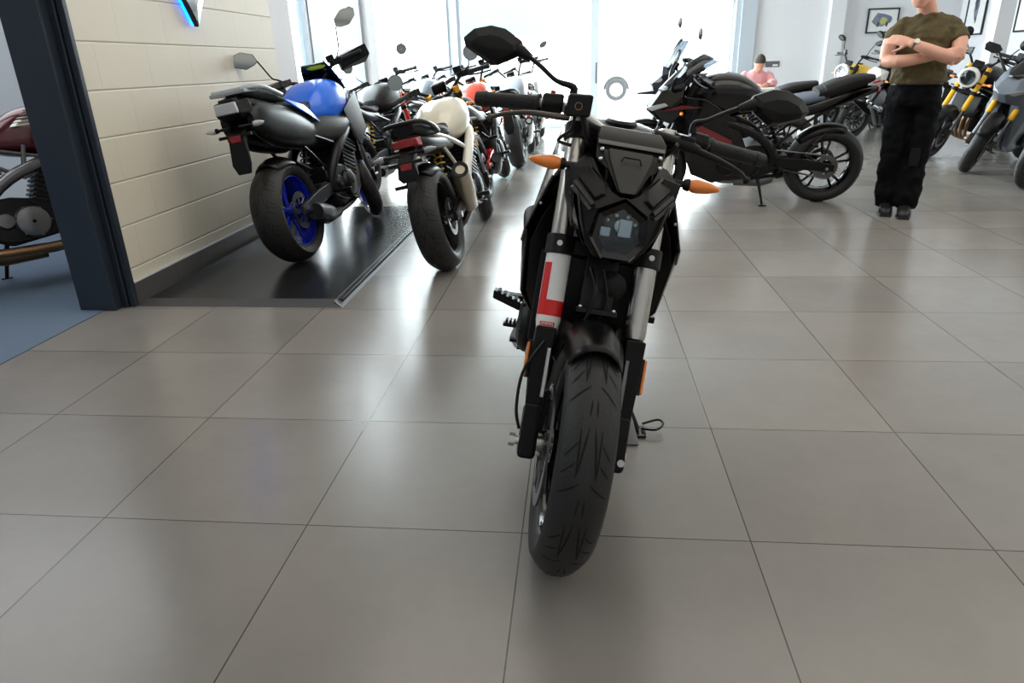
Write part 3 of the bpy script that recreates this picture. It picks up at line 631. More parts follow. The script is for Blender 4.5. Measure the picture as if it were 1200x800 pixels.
# ------------------------------------------------------------------ lights
w = bpy.data.worlds.new('sky'); bpy.context.scene.world = w; w.use_nodes = True
bg = w.node_tree.nodes['Background']; bg.inputs[0].default_value = (.95,.98,1.0,1); bg.inputs[1].default_value = 17.0
def area(name, loc, rot, sx, sy, power, col=(1,1,1), portal=False):
    l = bpy.data.lights.new(name, 'AREA'); l.shape = 'RECTANGLE'; l.size = sx; l.size_y = sy; l.energy = power; l.color = col
    if portal: l.cycles.is_portal = True
    o = bpy.data.objects.new(name, l); C.objects.link(o); o.location = loc; o.rotation_euler = rot; return o
area('portal_back', (1.2,12.44,H/2), (R(-90),0,0), 5.5, H, 1, portal=True)
area('portal_left', (-1.80,8.4,H/2), (0,R(-90),0), H, 7.6, 1, portal=True)
for x in (.2, 2.8, 5.6):
    for y in (-3.4, -.6, 2.6, 6.0, 9.4): area('unseen_fill_light', (x,y,H-.06), (0,0,0), 2.6, 2.6, {-3.4:14, -.6:15, 2.6:46, 6.0:8, 9.4:6}[y], (1,.94,.85))  # unseen overhead fill lights without fixtures, added to brighten the near half of the showroom
for y in (0, 3.5): area('unseen_fill_light', (-4.6,y,H-.06), (0,0,0), 3.2, 3.0, 80, (.94,.97,1))  # more added fill, out of view above the carpeted side room

# ------------------------------------------------------------------ the black bike in the middle
M['silver_tube'] = mat('brushed_fork_tube', (196,192,184), .25, 1)
M['lever_metal'] = mat('dark_lever_metal', (88,84,78), .3, .9); M['lampdark'] = mat('lamp_interior', (8,11,16), .25, .0, spec=.3); M['satin'] = mat('satin_black', (6,6,6), .45, spec=.25)
M['bronze_can'] = mat('satin_silencer_metal', (186,178,160), .35, .8)
M['alu_dark'] = mat('dark_aluminium', (74,74,78), .35, .8)
M['red_dark'] = mat('dark_red_paint', (110,14,24), .3, 0, .6)
def hero():
    S = dict(rf=.30, rr=.31, wf=.125, wr=.15, steer=3, rake=22.5, lean=9.5, rim='gloss', rtread=12, lever='matte', caliper='matte')
    s = Bike('black naked motorcycle in the middle with a red and white fork sleeve, facing the camera', None, (.68,1.26), (.68,-.05), 9.5, S)
    X = s.xf; r = s.root; F = s.F
    s.wheels(tread=9, discs=1)
    # forks
    for sy in (-1,1):
        y = sy*.107
        o = MB(X).tube([F(.29,y),F(.30,y),F(.80,y),F(.805,y)], [.027,.0285,.0285,.022], 28).build('fork_tube', 'silver_tube', r)
        lo = MB(X).tube([F(.02,y),F(.10,y),F(.30,y)], [.022,.021,.021], 20).build('stanchion', 'darkmet', o)
        MB(X).hull([F(a,y+sy*b,c) for a,b,c in [(-.035,-.02,-.03),(-.035,.024,-.03),(-.04,-.02,.026),(-.04,.024,.026),(.09,-.02,-.03),(.09,.024,-.03),(.10,-.018,.028),(.10,.022,.028)]]).build('axle_lug', 'satin', o, bev=.010)
        MB(X).hull([F(a,y+sy*b,c) for a,b,c in [(.08,-.018,.02),(.08,.022,.02),(.285,-.022,.034),(.285,.026,.034),(.285,-.022,-.03),(.285,.026,-.03),(.08,.02,-.03),(.08,-.018,-.03),(.20,.032,.0)]]).build('fork_guard', 'satin', o, bev=.004)
        MB(X).hull([F(a,y-sy*.012+b,c) for a in (.115,.235) for b in (-.005,.005) for c in (.028,.037)]).build('guard_strip', 'alu' if sy < 0 else 'steel', o, bev=.002)
        q = MB(X).hull([F(a,y+sy*b,c) for a in (.155,.245) for b in (.026,.036) for c in (-.020,.008)]).build('reflector_bracket', 'matte', o)
        MB(X).hull([F(a,y+sy*b,c) for a in (.158,.242) for b in (.034,.041) for c in (-.012,.012)]).build('side_reflector', 'amber', q, bev=.002)
        MB(X).hull([F(a,y+sy*b,c) for a in (.02,.13) for b in (-.05,-.022) for c in (-.085,-.03)]).build('brake_caliper', 'matte', o, bev=.006)
    MB(X).tube([F(-.012,.12,.03),F(-.012,.12,.033)], .009, 14).build('clamp_bolt', 'alu', r)
    # learner wrap on the viewer-left fork
    def patch(mb, t0, t1, a0, a1, rad, y, n=14):
        rows = []
        for i in range(2):
            t = (t0,t1)[i]; rows.append([F(t,y+rad*math.sin(R(a0+(a1-a0)*k/n)),rad*math.cos(R(a0+(a1-a0)*k/n))) for k in range(n+1)])
        v = [[mb.bm.verts.new(p) for p in q] for q in rows]
        for k in range(n): mb._f([v[0][k],v[0][k+1],v[1][k+1],v[1][k]])
    y = -.107
    wr = MB(X).tube([F(.262,y),F(.275,y),F(.30,y),F(.468,y),F(.468,y)], [.022,.026,.0305,.0305,.027], 36).build('fork_wrap', 'stick_white', r)
    mb = MB(X); patch(mb, .350, .440, -75, -28, .0309, y); patch(mb, .312, .350, -80, 90, .0309, y)
    patch(mb, .282, .284, -42, 28, .0297, y); patch(mb, .2945, .2965, -42, 28, .0306, y); patch(mb, .282, .2965, -42, -36, .0306, y); patch(mb, .282, .2965, 22, 28, .0306, y)
    for k in range(6): patch(mb, .286, .292, -32+k*8.5, -27+k*8.5+(k%2)*1.2, .0306, y, 3)
    mb.build('learner_letter', 'stick_red', wr)
    # clamps
    for t, h in ((.487,.018),(.765,.014)):
        mb = MB(X).hull([F(t+a,b*.115,c) for a in (-h,h) for b in (-1,1) for c in (-.035,.012)]+[F(t+a,b*.03,-.07) for a in (-h,h) for b in (-1,1)])
        for sy in (-1,1): mb.tube([F(t-h-.006,sy*.107),F(t+h+.006,sy*.107)], .036, 24)
        mb.build('fork_clamp', 'matte', r, bev=.003)
    for sy in (-1,1): MB(X).tube([F(.487,sy*.112,.030),F(.487,sy*.112,.040)], .007, 8).build('clamp_bolt', 'alu', r)
    MB(X).tube([F(.46,0,-.032),F(.77,0,-.032)], .028, 14).build('steering_head', 'matte', r)
    # front mudguard: short hugger with side cheeks
    g = arc_guard(s.axle, .322, R(72), R(148), .072, r, 'plastic', X, drop=.05, taper=.82, n=18)
    for sy in (-1,1): MB(X).hull([F(a,sy*b,c) for a,b,c in [(.31,.070,.02),(.22,.086,.02),(.22,.086,-.05),(.33,.066,-.09),(.24,.070,.06),(.30,.05,.07),(.20,.07,-.02)]]).build('guard_cheek', 'satin', g, bev=.005)
    # cowl with the hexagonal lamp
    def P(x, y, z): return (x, .008+y, z)
    def xs(y, z):
        Z = [(.75,1.235),(.77,1.25),(.80,1.262),(.84,1.268),(.88,1.255),(.905,1.238),(.93,1.212),(.965,1.165),(.99,1.14)]
        for (z0_,x0_),(z1_,x1_) in zip(Z, Z[1:]):
            if z <= z1_: break
        t = max(0,min(1,(z-z0_)/(z1_-z0_))); return x0_+(x1_-x0_)*t-(abs(y)/.12)**1.5*.055
    def V(y, z, d=0): return (xs(y,z)+d, .008+y, z)
    hx = [(0,.905),(.056,.874),(.065,.814),(.034,.770)]
    out_ = [(.098,.968),(.120,.948),(.124,.918),(.102,.884),(.086,.845),(.074,.80),(.046,.765),(0,.757)]
    inn = [(.078,.968),(.060,.940),(.032,.914),(.012,.906)]
    mb = MB(X)
    for sg in (-1,1):
        f = lambda p, d=0: V(sg*p[0], p[1], d)
        o_, i_, h_ = [f(p) for p in out_], [f(p) for p in inn], [f(p) for p in hx]
        vs = o_+i_+h_; I = lambda k: 8+k; Hh = lambda k: 12+k
        bk = [(xs(y,z)-.09-.02*(y>.06), .008+sg*y*.82, z) for y,z in out_]; vs = vs+bk
        rim_ = [(xs(y,z)-.03, .008+sg*y*.95, .838+(z-.838)*.95) for y,z in hx]; vs = vs+rim_
        fc = [(0,1,I(1),I(0)),(1,2,I(1)),(2,I(2),I(1)),(2,3,Hh(1),I(2)),(I(2),Hh(1),Hh(0),I(3)),(3,4,Hh(2),Hh(1)),(4,5,Hh(2)),(5,6,Hh(3),Hh(2)),(6,7,Hh(3))]
        fc += [(k,k+1,16+k+1,16+k) for k in range(7)]+[(0,8,16)]
        fc += [(Hh(k),Hh(k+1),24+k+1,24+k) for k in range(3)]
        mb.add(vs, fc)
    bmesh.ops.remove_doubles(mb.bm, verts=mb.bm.verts, dist=.0005)
    cowl = mb.build('headlight_cowl', 'brownblk', r, sharp=16, bev=.0025)
    hexo = [(0,.064),(.052,.032),(.060,-.022),(.030,-.062),(-.030,-.062),(-.060,-.022),(-.052,.032)]; z0 = .838; n_ = Vector((1,0,.30)).normalized(); v_ = Vector((0,0,1))-n_*n_.z; v_.normalize()
    def H_(a, b, d): return tuple(Vector((1.262,.008,z0))+Vector((0,a,0))+v_*b+n_*d)
    mb = MB(X).loft([[H_(a*.92,b*.92,-.05) for a,b in hexo],[H_(a*1.06,b*1.06,-.01) for a,b in hexo],[H_(a*1.0,b*1.0,.004) for a,b in hexo],[H_(a*.78,b*.78,-.002) for a,b in hexo],[H_(a*.75,b*.75,-.02) for a,b in hexo]])
    lamp = mb.build('headlight', 'gloss', r, sharp=20)
    mb = MB(X).loft([[H_(a*.77,b*.77,-.012) for a,b in hexo],[H_(a*.5,b*.5,-.03) for a,b in hexo],[H_(a*.1,b*.1,-.034) for a,b in hexo]]); mb.build('reflector_bowl', 'lampdark', lamp, sharp=10)
    mb = MB(X).lathe([(.001,.0),(.014,-.003),(.020,-.012),(.020,-.02)], H_(0,.012,-.008), ax=tuple(n_), n=24); mb.hull([H_(a,b,c) for a in (-.004,.026) for b in (-.012,.028) for c in (-.03,-.006)]); mb.hull([H_(a,b,c) for a in (-.044,-.020) for b in (-.016,.006) for c in (-.03,-.010)]); mb.hull([H_(a,b,c) for a in (.030,.044) for b in (-.016,.012) for c in (-.03,-.012)]).build('projector', 'silver', lamp, bev=.003)
    mb = MB(X)
    for a,b in ((-.030,.022),(-.012,.034),(.014,.034),(.032,.02)): mb.ball(H_(a,b,-.012), .0045, 6)
    for k in range(5): mb.hull([H_(-.028+k*.014+c,-.034+d,e) for c in (-.004,.004) for d in (-.006,.006) for e in (-.022,-.014)])
    mb.build('lamp_elements', 'clear', lamp)
    mb = MB(X).loft([[H_(a*.785,b*.785,-.003) for a,b in hexo],[H_(a*.5,b*.5,.006) for a,b in hexo],[H_(a*.2,b*.2,.009) for a,b in hexo]]); mb.build('headlight_lens', M['lens'], lamp, sharp=30)
    for sy in (-1,1):   # raised ribs and outer blades of the cowl
        bl = [(.036,.925),(.082,.958),(.112,.948),(.114,.924),(.066,.886),(.040,.903)]
        MB(X).hull([V(sy*y,z,.007) for y,z in [(.050,.927),(.082,.950),(.104,.942),(.106,.928),(.066,.897),(.052,.908)]]+[V(sy*y,z,-.006) for y,z in bl]).build('cowl_blade', 'brownblk', cowl, bev=.0015)
        for k in (0,.012): MB(X).hull([V(sy*(y+k*.3),z-k,d) for y,z in [(.118,.916),(.112,.922),(.072,.880),(.066,.886)] for d in (.009,-.004)]).build('cowl_rib', 'greyplas', cowl, bev=.0012)
        MB(X).hull([P(x,sy*y,z) for x,y,z in [(1.165,.085,.955),(1.16,.130,.945),(1.175,.122,.90),(1.195,.108,.86),(1.195,.085,.88),(1.10,.138,.93),(1.12,.128,.87),(1.14,.10,.80)]]).build('cowl_side', 'plastic', cowl, bev=.003)
        MB(X).hull([P(x,sy*y,z) for x,y,z in [(1.15,.118,.945),(1.09,.135,.92),(1.20,.112,.88),(1.24,.080,.80),(1.22,.055,.765),(1.17,.09,.80),(1.12,.125,.87)]]).build('cowl_blade', 'gloss', cowl, bev=.003)
        MB(X).tube([P(1.212,sy*.105,.90),P(1.235,sy*.088,.84),P(1.232,sy*.066,.79)], .0028, 6).build('cowl_edge', 'greyplas', cowl)
    # display pod above the cowl
    def Q(x, y, z): return (x, .010+y, z)
    pod = MB(X).hull([Q(1.165,-.076,.972),Q(1.165,.076,.972),Q(1.125,-.082,1.022),Q(1.125,.082,1.022),Q(1.085,-.070,1.040),Q(1.085,.070,1.040),Q(1.02,-.07,1.03),Q(1.02,.07,1.03),Q(1.07,-.07,.96),Q(1.07,.07,.96),Q(1.19,-.05,.955),Q(1.19,.05,.955)]).build('display_pod', 'matte', r, bev=.005)
    MB(X).hull([Q(1.128,-.080,1.016),Q(1.128,.080,1.016),Q(1.15,-.080,1.004),Q(1.15,.080,1.004),Q(1.10,-.07,1.02),Q(1.10,.07,1.02)]).build('pod_brow', 'plastic', pod, bev=.003)
    tri = [(-.056,.998,1.148),(.056,.998,1.148),(.052,.980,1.168),(.018,.915,1.226),(-.018,.915,1.226),(-.052,.980,1.168)]
    MB(X).hull([Q(x-.03,y*1.2,z+.006) for y,z,x in tri]+[Q(x+.001,y*1.18,z) for y,z,x in tri]).build('cowl_panel_surround', 'plastic', pod, bev=.003)
    MB(X).hull([Q(x-.02,y*.95,z) for y,z,x in tri]+[Q(x+.006,y*.93,z) for y,z,x in tri]).build('cowl_panel', 'greyplas', pod, bev=.004)
    for a,b,c in ((-.067,.994,1.156),(-.068,.974,1.172),(.067,.994,1.156),(.068,.974,1.172)): MB(X).ball(Q(c,a,b), .0055, 7).build('pod_bolt', 'chrome', pod)
    mb = MB(X); mb.tube([Q(1.186,-.022,.978),Q(1.183,-.018,.987),Q(1.183,.018,.987),Q(1.186,.024,.974)], .0022, 6).build('panel_mark', 'matte', pod)
    # indicators
    for sy in (-1,1): indicator((1.12,.010+sy*.105,.942), sy, r, 'amber', X, ln=.076, stem=.036, r=.0165)
    # bars and controls
    bar = [(1.045,0,1.01),(1.045,.05,1.01),(1.06,.125,1.045),(1.03,.21,1.049),(.99,.365,1.033)]
    full = [(x,-y,z+.012) for x,y,z in bar[:0:-1]]+[bar[0]]+[bar[1]]+[(x-.03,y,z-.022) for x,y,z in bar[2:]]
    MB(X).tube(full, [.011]*2+[.014]*4+[.014]+[.011]*2, 16, sub=5).build('handlebar', 'alu', r)
    for sy in (-1,1):
        q_ = Vector((-.03,0,-.022)) if sy > 0 else Vector((0,0,.012)); a2, b2 = Vector((1.028,sy*.215,1.048))+q_, Vector((.988,sy*.37,1.032))+q_; d = (b2-a2).normalized(); k = lambda t, dx=0, dz=0: a2+d*t+Vector((dx,0,dz))
        L = (b2-a2).length
        MB(X).tube([k(-.002),k(.004),k(.006),k(L-.030),k(L-.028),k(L-.024),k(L-.002),k(L)], [.0215,.0215,.0175,.0172,.0190,.0190,.0165,.012], 24).build('grip', 'gripR', r)
        sw = MB(X).hull([tuple(k(t,dx,dz)) for t in (-.058,-.006) for dx,dz in [(-.022,-.016),(-.016,.024),(.020,.026),(.030,.004),(.022,-.022),(-.01,-.024)]]).build('switchgear', 'plastic' if sy < 0 else 'matte', r, bev=.006)
        if sy < 0:
            MB(X).box(tuple(k(-.03,.0,.027)), (.014,.012,.008)).build('stop_switch', 'stick_red', sw, bev=.002)
            p = MB(X).hull([tuple(k(t,dx,dz)) for t in (-.118,-.062) for dx in (.0,.048) for dz in (-.020,.004)]).build('lever_perch', 'matte', r, bev=.005)
            res = MB(X).hull([tuple(k(t,dx,dz)) for t in (-.124,-.066) for dx in (.012,.062) for dz in (-.020,.030)]).build('fluid_reservoir', 'plastic', p, bev=.006)
            MB(X).lathe([(.007,.0),(.009,.0),(.009,.003),(.007,.003)], tuple(k(-.093,.062,.004)), ax=(1,0,0), n=20, closed=True).build('sight_glass', 'bronze', res)
            MB(X).tube([k(-.075,.05,-.024),k(-.045,.066,-.022),k(.02,.072,-.018),k(.08,.064,-.026),k(.110,.05,-.036)], [.008,.0075,.0062,.0058,.006], 10, sub=5).ball(tuple(k(.114,.048,-.038)), .0095, 7).build('brake_lever', 'lever_metal', p, sharp=60)
            MB(X).tube([k(-.09,.04,-.02),k(-.085,.05,-.05),k(-.06,.06,-.075),(1.11,-.125,.985)], .004, 8, sub=6).tube([k(-.11,.03,-.02),(1.09,-.085,1.0),(1.07,-.05,.97)], .0075, 8, sub=4).build('brake_hose', 'matte', p)
        else:
            p = MB(X).tube([k(-.16,.035,-.004),k(-.06,.040,-.010),k(-.035,.052,-.014)], [.013,.015,.011], 14).hull([tuple(k(t,dx,dz)) for t in (-.09,-.05) for dx in (.0,.05) for dz in (-.020,.012)]).build('lever_perch', 'matte', r, bev=.003)
            MB(X).tube([k(-.04,.052,-.014),k(.02,.072,-.022),k(.08,.066,-.036),k(.108,.05,-.050)], [.009,.0075,.0065,.006], 10, sub=5).ball(tuple(k(.112,.048,-.052)), .010, 7).build('clutch_lever', 'matte', p, sharp=60)
            MB(X).tube([k(-.10,.03,-.012),(1.085,.12,1.02),(1.07,.09,.98)], .006, 8, sub=4).build('clutch_cable', 'matte', p)
        # mirror
        q = k(-.075 if sy < 0 else -.055, .02, .02)
        mz = -.030 if sy > 0 else 0
        st = MB(X).tube([q, q+Vector((.0,0,.022)), (q.x+.012,sy*.185,1.118 if sy < 0 else 1.086), (q.x+.008,sy*.225,1.142 if sy < 0 else 1.110), (1.05,sy*.262,1.162+mz)], [.010,.0085,.0055,.0055,.0055], 10, sub=5).tube([(1.05,sy*.250,1.154+mz),(1.05,sy*.275,1.166+mz),(1.05,sy*.285,1.168+mz)], [.009,.014,.016], 12).build('mirror_stem', 'matte', r)
        out = [(.270,1.176),(.277,1.194),(.318,1.214),(.352,1.216),(.390,1.203),(.412,1.180),(.404,1.162),(.345,1.134),(.325,1.134),(.283,1.158)]
        out = [(a,b-.006+mz) for a,b in out]; cc = (.343,1.172+mz)
        mb = MB(X).loft([[(1.032,sy*(cc[0]+(a-cc[0])*.93),cc[1]+(b-cc[1])*.93) for a,b in out],[(1.036,sy*a,b) for a,b in out],[(1.052,sy*a,b) for a,b in out],[(1.072,sy*(cc[0]+(a-cc[0])*.72),cc[1]-.006+(b-cc[1])*.62) for a,b in out],[(1.078,sy*(cc[0]+(a-cc[0])*.3),cc[1]-.008+(b-cc[1])*.1) for a,b in out]])
        mb.build('mirror_head', 'matte', st, sharp=16, bev=.003)
        mb = MB(X); mb.add([(1.0315,sy*(cc[0]+(a-cc[0])*.9),cc[1]+(b-cc[1])*.9) for a,b in out], [list(range(10))]); mb.build('mirror_glass', 'mirrorglass', st)
    # tank, side wings, seat and the rest
    s.tank('brownblk', [(.50,.075,.80,.87),(.58,.12,.77,.94),(.70,.145,.75,1.01),(.84,.15,.76,1.042),(.94,.135,.80,1.03),(1.00,.09,.86,.99)], 2.9)
    for sy in (-1,1):
        pan = [(.98,.105,.975),(1.03,.150,.90),(1.02,.200,.755),(.97,.208,.71),(.93,.195,.55),(.86,.160,.47),(.66,.150,.62),(.62,.165,.80),(.70,.150,1.0)]
        w_ = MB().hull([(x,sy*y,z) for x,y,z in pan]+[(x-.02,sy*(y-.055),z) for x,y,z in pan]).build('tank_wing', 'gloss', r, bev=.007)
        MB().hull([(x,sy*y,z) for x,y,z in [(1.055,.135,.86),(1.06,.165,.80),(1.05,.185,.73),(1.0,.175,.58),(.95,.15,.50),(1.0,.12,.55),(1.02,.11,.80)]]).build('wing_liner', 'matte', w_, bev=.005)
        MB().tube([(1.032,sy*.150,.90),(1.022,sy*.199,.757),(.972,sy*.207,.712)], .005, 8).build('wing_edge', 'gloss', w_)
        MB().ball((1.045,sy*.17,.83), .004, 6).build('wing_bolt', 'alu', w_)
    s.chassis(frame='matte', swing='matte', shock='darkmet'); s.engine(hdr=2, header='darkmet', cover='matte', cyl='matte', covm='matte'); s.silencer(-1, 'matte')
    MB().hull([(.95,.12,.58),(1.02,.10,.48),(.92,.11,.27),(.70,.12,.22),(.66,.13,.34),(1.04,.0,.46),(.95,.0,.22)], mirror=True).build('belly_pan', 'matte', r, bev=.008)
    s.tail('sharp', m='matte', lens='amber')
    # hoses and horn between the fork legs
    mb = MB(X)
    mb.tube([F(.44,-.03,.05),F(.38,-.012,.07),F(.30,-.03,.05),F(.24,-.075,.03)], .0045, 8, sub=6).tube([F(.44,.0,.05),F(.36,.02,.05),F(.30,.0,.03)], .0045, 8, sub=6)
    mb.tube([F(.25,-.11,.05),F(.17,-.148,.03),F(.08,-.150,.02),F(.03,-.135,.01)], .0042, 8, sub=6).build('brake_hose', 'plastic', r)
    h = MB(X).lathe([(.001,.03),(.018,.03),(.036,.02),(.040,.0),(.030,-.02),(.001,-.03)], tuple(F(.41,.03,.0)), ax=(1,0,.2), n=24).build('horn', 'matte', r)
    MB(X).hull([F(a,b,c) for a in (.33,.345) for b in (-.05,.05) for c in (-.04,.05)]).hull([F(a,b*.04,c) for a in (.345,.47) for b in (-1,1) for c in (.0,.02)]).build('fork_brace', 'plastic', r, bev=.003)
    for sy in (-1,1): MB(X).ball(tuple(F(.345,sy*.04,.05)), .005, 6).build('brace_bolt', 'chrome', r)
    # bright bracket by the rider peg and the wide rubber pegs on the right
    MB().hull([(.60,-.20,.35),(.60,-.22,.27),(.62,-.19,.24),(.64,-.18,.33),(.58,-.18,.30)]).build('heel_plate', 'alu', r, bev=.004)
    p = MB().tube([(.50,-.15,.34),(.54,-.205,.368)], .014, 10).hull([(.55+a,-b,.375+c+(b-.2)*.33) for a in (-.02,.02) for b in (.20,.295) for c in (-.014,.016)]).build('footrest', 'plastic', r, bev=.004)
    mb = MB()
    for k in range(4): mb.box((.55,-.215-k*.02,.398+k*.0066), (.036,.011,.008))
    mb.build('peg_rubber', 'gripR', p)
    mb = MB().tube([(.60,-.17,.325),(.60,-.20,.325)], .010, 8)
    for k in range(4): mb.box((.60,-.195-k*.013,.332), (.026,.008,.016))
    mb.box((.60,-.215,.32), (.024,.06,.012)).build('brake_pedal', 'plastic', r, bev=.002)
    # side stand with flat foot and wire loop
    t = math.tan(R(9.5)); z_ = lambda yy: yy*t
    st = bpy.data.objects[[c.name for c in r.children if c.name.startswith('side_stand')][0]]
    bpy.data.objects.remove(st)
    st = MB().tube([(.62,.13,.28),(.66,.20,.15),(.70,.262,z_(.262)+.012)], [.014,.012,.011], 10).hull([(.70+a,.262+b,z_(.262+b)+c) for a in (-.035,.04) for b in (-.022,.028) for c in (.001,.010)]).build('side_stand', 'plastic', r, bev=.002)
    MB().tube([(.70,.275,z_(.275)+.016),(.72,.32,z_(.32)+.024),(.69,.345,z_(.345)+.03),(.66,.33,z_(.33)+.03),(.67,.28,z_(.28)+.018)], .004, 8, sub=5).build('stand_loop', 'plastic', st)
    MB().hull([(.73,.205,z_(.205)+.003),(.79,.205,z_(.205)+.003),(.79,.262,z_(.262)+.003),(.73,.25,z_(.25)+.003),(.73,.205,z_(.205)+.008),(.79,.205,z_(.205)+.008),(.79,.262,z_(.262)+.008),(.66,.21,.12),(.66,.225,.12)]).build('stand_plate', 'steel', st, bev=.002)

hero()

# ------------------------------------------------------------------ the other bikes
GL = 'motorcycles lined up on the left'; GR = 'motorcycles lined up along the right wall'; GM = 'motorcycles parked across in the middle'
def blue_bike():
    S = dict(rf=.30, rr=.318, wf=.12, wr=.205, rim='bluerim', lean=11, steer=32, stand='plastic', rake=24)
    s = Bike('blue sport tourer on the black platform, with blue wheels and luggage rack', GL, (-1.03,2.66), (-.96,4.02), 9.5, S)
    s.root.location.z = .030; r = s.root
    s.wheels(14); s.forks('darkmet', 'steel'); s.chassis('darkmet', 'alu_dark', 'steel'); s.engine(); s.silencer(-1, 'matte', [(.36,-.10,.22),(.18,-.15,.25),(.02,-.17,.29)], (.06,.062,.055))
    s.tank('blue', [(.54,.09,.82,.93),(.62,.15,.79,1.01),(.74,.185,.77,1.075),(.88,.195,.79,1.09),(1.02,.175,.83,1.06),(1.12,.11,.89,1.0)])
    body([(.34,.11,.70,.84),(.5,.155,.66,.86),(.66,.19,.64,.86),(.84,.20,.68,.84),(1.0,.17,.74,.84)], 3).build('tank_cover', 'greyplas', r)
    s.tail('sharp', light='matte', lens='clear', m='matte', z=.12, seatm='seat', pl=.21)
    # rear lamp block, rack, blue side blades
    o = MB().hull([(-.345,.075,.93),(-.345,.07,1.0),(-.24,.11,.93),(-.25,.10,1.01),(-.30,.06,.90)], mirror=True).build('lamp_housing', 'matte', r, bev=.01)
    MB().hull([(-.354,.068,.938),(-.354,.062,.995),(-.33,.072,.935),(-.33,.07,.998)], mirror=True).build('tail_light', 'clear', o, bev=.006)
    mb = MB()
    for sy in (-1,1): mb.tube([(.10,sy*.13,1.0),(-.10,sy*.135,1.05),(-.22,sy*.12,1.06),(-.27,sy*.07,1.055)], .014, 10, sub=4)
    mb.hull([(x,y,z) for x in (-.29,-.14) for y in (-.11,.11) for z in (1.035,1.055)]); mb.tube([(-.27,-.07,1.055),(-.27,.07,1.055)], .014, 10); mb.build('luggage_rack', 'ltgrey', r, bev=.004)
    for sy in (-1,1):
        MB().hull([(x,sy*y,z) for x,y,z in [(.52,.13,.84),(.30,.158,.93),(.06,.145,.985),(.10,.14,.955),(.34,.165,.86),(.48,.165,.80)]]).build('side_blade', 'blue', r, bev=.004)
        body([(-.27,.02,.84,.93),(-.20,.05,.78,.975),(-.02,.065,.71,.97),(.22,.07,.67,.92),(.40,.06,.66,.86),(.50,.03,.70,.80)], 2.4, yc=sy*.085).build('side_panel', 'plastic', r)
        MB().hull([(x,sy*y,z) for x,y,z in [(.86,.19,.86),(1.10,.20,.96),(1.30,.14,.98),(1.20,.20,.70),(1.02,.20,.58),(.94,.18,.66)]]+[(1.1,sy*.12,.9),(1.1,sy*.12,.65)]).build('fairing_panel', 'matte', r, bev=.008)
    MB().hull([(1.12,.14,.95),(1.30,.08,.92),(1.36,.03,.86),(1.18,.13,1.08),(1.26,.07,1.08),(1.10,.12,1.05),(1.2,.1,.8)], mirror=True).build('headlight_cowl', 'gloss', r, bev=.01)
    P = lambda dx, y, dz: (1.16+dx, y, .90+dz)
    s.screen('screenblk', P, None, .20, -.14, .145)
    MB().hull([(1.03,.04,1.185),(1.03,.085,1.175),(1.04,.04,1.16)], mirror=True).build('screen_trim', 'lime', r)
    z = s.F(.80).z
    bar = [(1.06,0,1.08),(1.06,.06,1.085),(1.06,.16,1.14),(1.02,.24,1.15),(.955,.39,1.14)]
    s.controls(bar, mirrors='angular', mir=dict(off=(-.02,.10,.19), k=(.04,.06,.06), size=(.19,.115), m='matte'))
    for sy in (-1,1):
        MB(s.xf).hull([(x,sy*y,zz) for x,y,zz in [(1.09,.21,1.08),(1.09,.21,1.19),(1.05,.41,1.07),(1.05,.41,1.20),(.96,.44,1.10),(.96,.44,1.18),(1.03,.22,1.09),(1.03,.22,1.17)]]).build('handguard', 'plastic', r, bev=.008)
    arc_guard(s.axle, .325, R(40), R(150), .075, r, 'blue', s.xf)
    MB().hull([(1.03,.13,.62),(1.0,.12,.30),(.86,.12,.22),(1.05,.05,.5),(.9,.05,.2)], mirror=True).build('belly_pan', 'steel', r, bev=.01)
    MB().box((-.10,.16,.82), (.10,.006,.09), (0,R(20),0)).build('side_reflector', 'amber', r, bev=.003)
M['alu_dark'] = mat('dark_aluminium', (74,74,78), .35, .8)
blue_bike()

def naked(label, group, rear, front, tank='white', **k):
    S = dict(rim=k.get('rim','matte'), lean=k.get('lean',9), steer=k.get('steer',0), rr=.315, rf=.30, rake=24, rrim=k.get('rrim', k.get('rim','matte')), rtread=k.get('rtread',14))
    s = Bike(label, group, rear, front, S['lean'], S); r = s.root; dz = k.get('dz', 0.)
    s.wheels(k.get('tread', 9)); s.forks(k.get('fork','gold'), 'steel', usd=k.get('usd',True))
    s.chassis(k.get('frame','plastic'), k.get('swing','darkmet'), k.get('shock','yellow')); s.engine(k.get('eng','engine'), header=k.get('header','steel'), covm=k.get('covm','darkmet'))
    if k.get('pipe'): s.silencer(k.get('pipe'), k.get('pipem','steel'), k.get('pipepts'), k.get('piper',(.05,.056,.05)))
    s.tank(tank, k.get('tanksecs'), k.get('tanke',2.7), z=k.get('tz',0.))
    s.tail(k.get('tail','retro'), pl=k.get('pl',.27), lens=k.get('ind','lensgrey'), m=k.get('tailm','plastic'), seatm=k.get('seatm','seat'))
    if k.get('head','round') == 'round': s.front_round(k.get('headm','plastic'), k.get('hr',.085), bowl=k.get('bowl','chrome'))
    else: s.front_shard(k.get('headm','plastic'), k.get('accent'), k.get('screen'), k.get('hz',0.), k.get('beak',False), k.get('lensm','clear'))
    bh = k.get('barh', 0.)
    s.controls(BAR_CLIP(s) if k.get('clip') else BAR_FLAT(s, bh, k.get('barw',.38)), mirrors=k.get('mirror','angular'), mir=k.get('mir'), barm=k.get('barm','darkmet'))
    arc_guard(s.axle, .325, R(35), R(150), .07, r, k.get('guard','plastic'), s.xf)
    if k.get('shroud'): s.shrouds(k['shroud'])
    if k.get('fairing'): s.fairing(k['fairing'], k.get('stripe'))
    return s
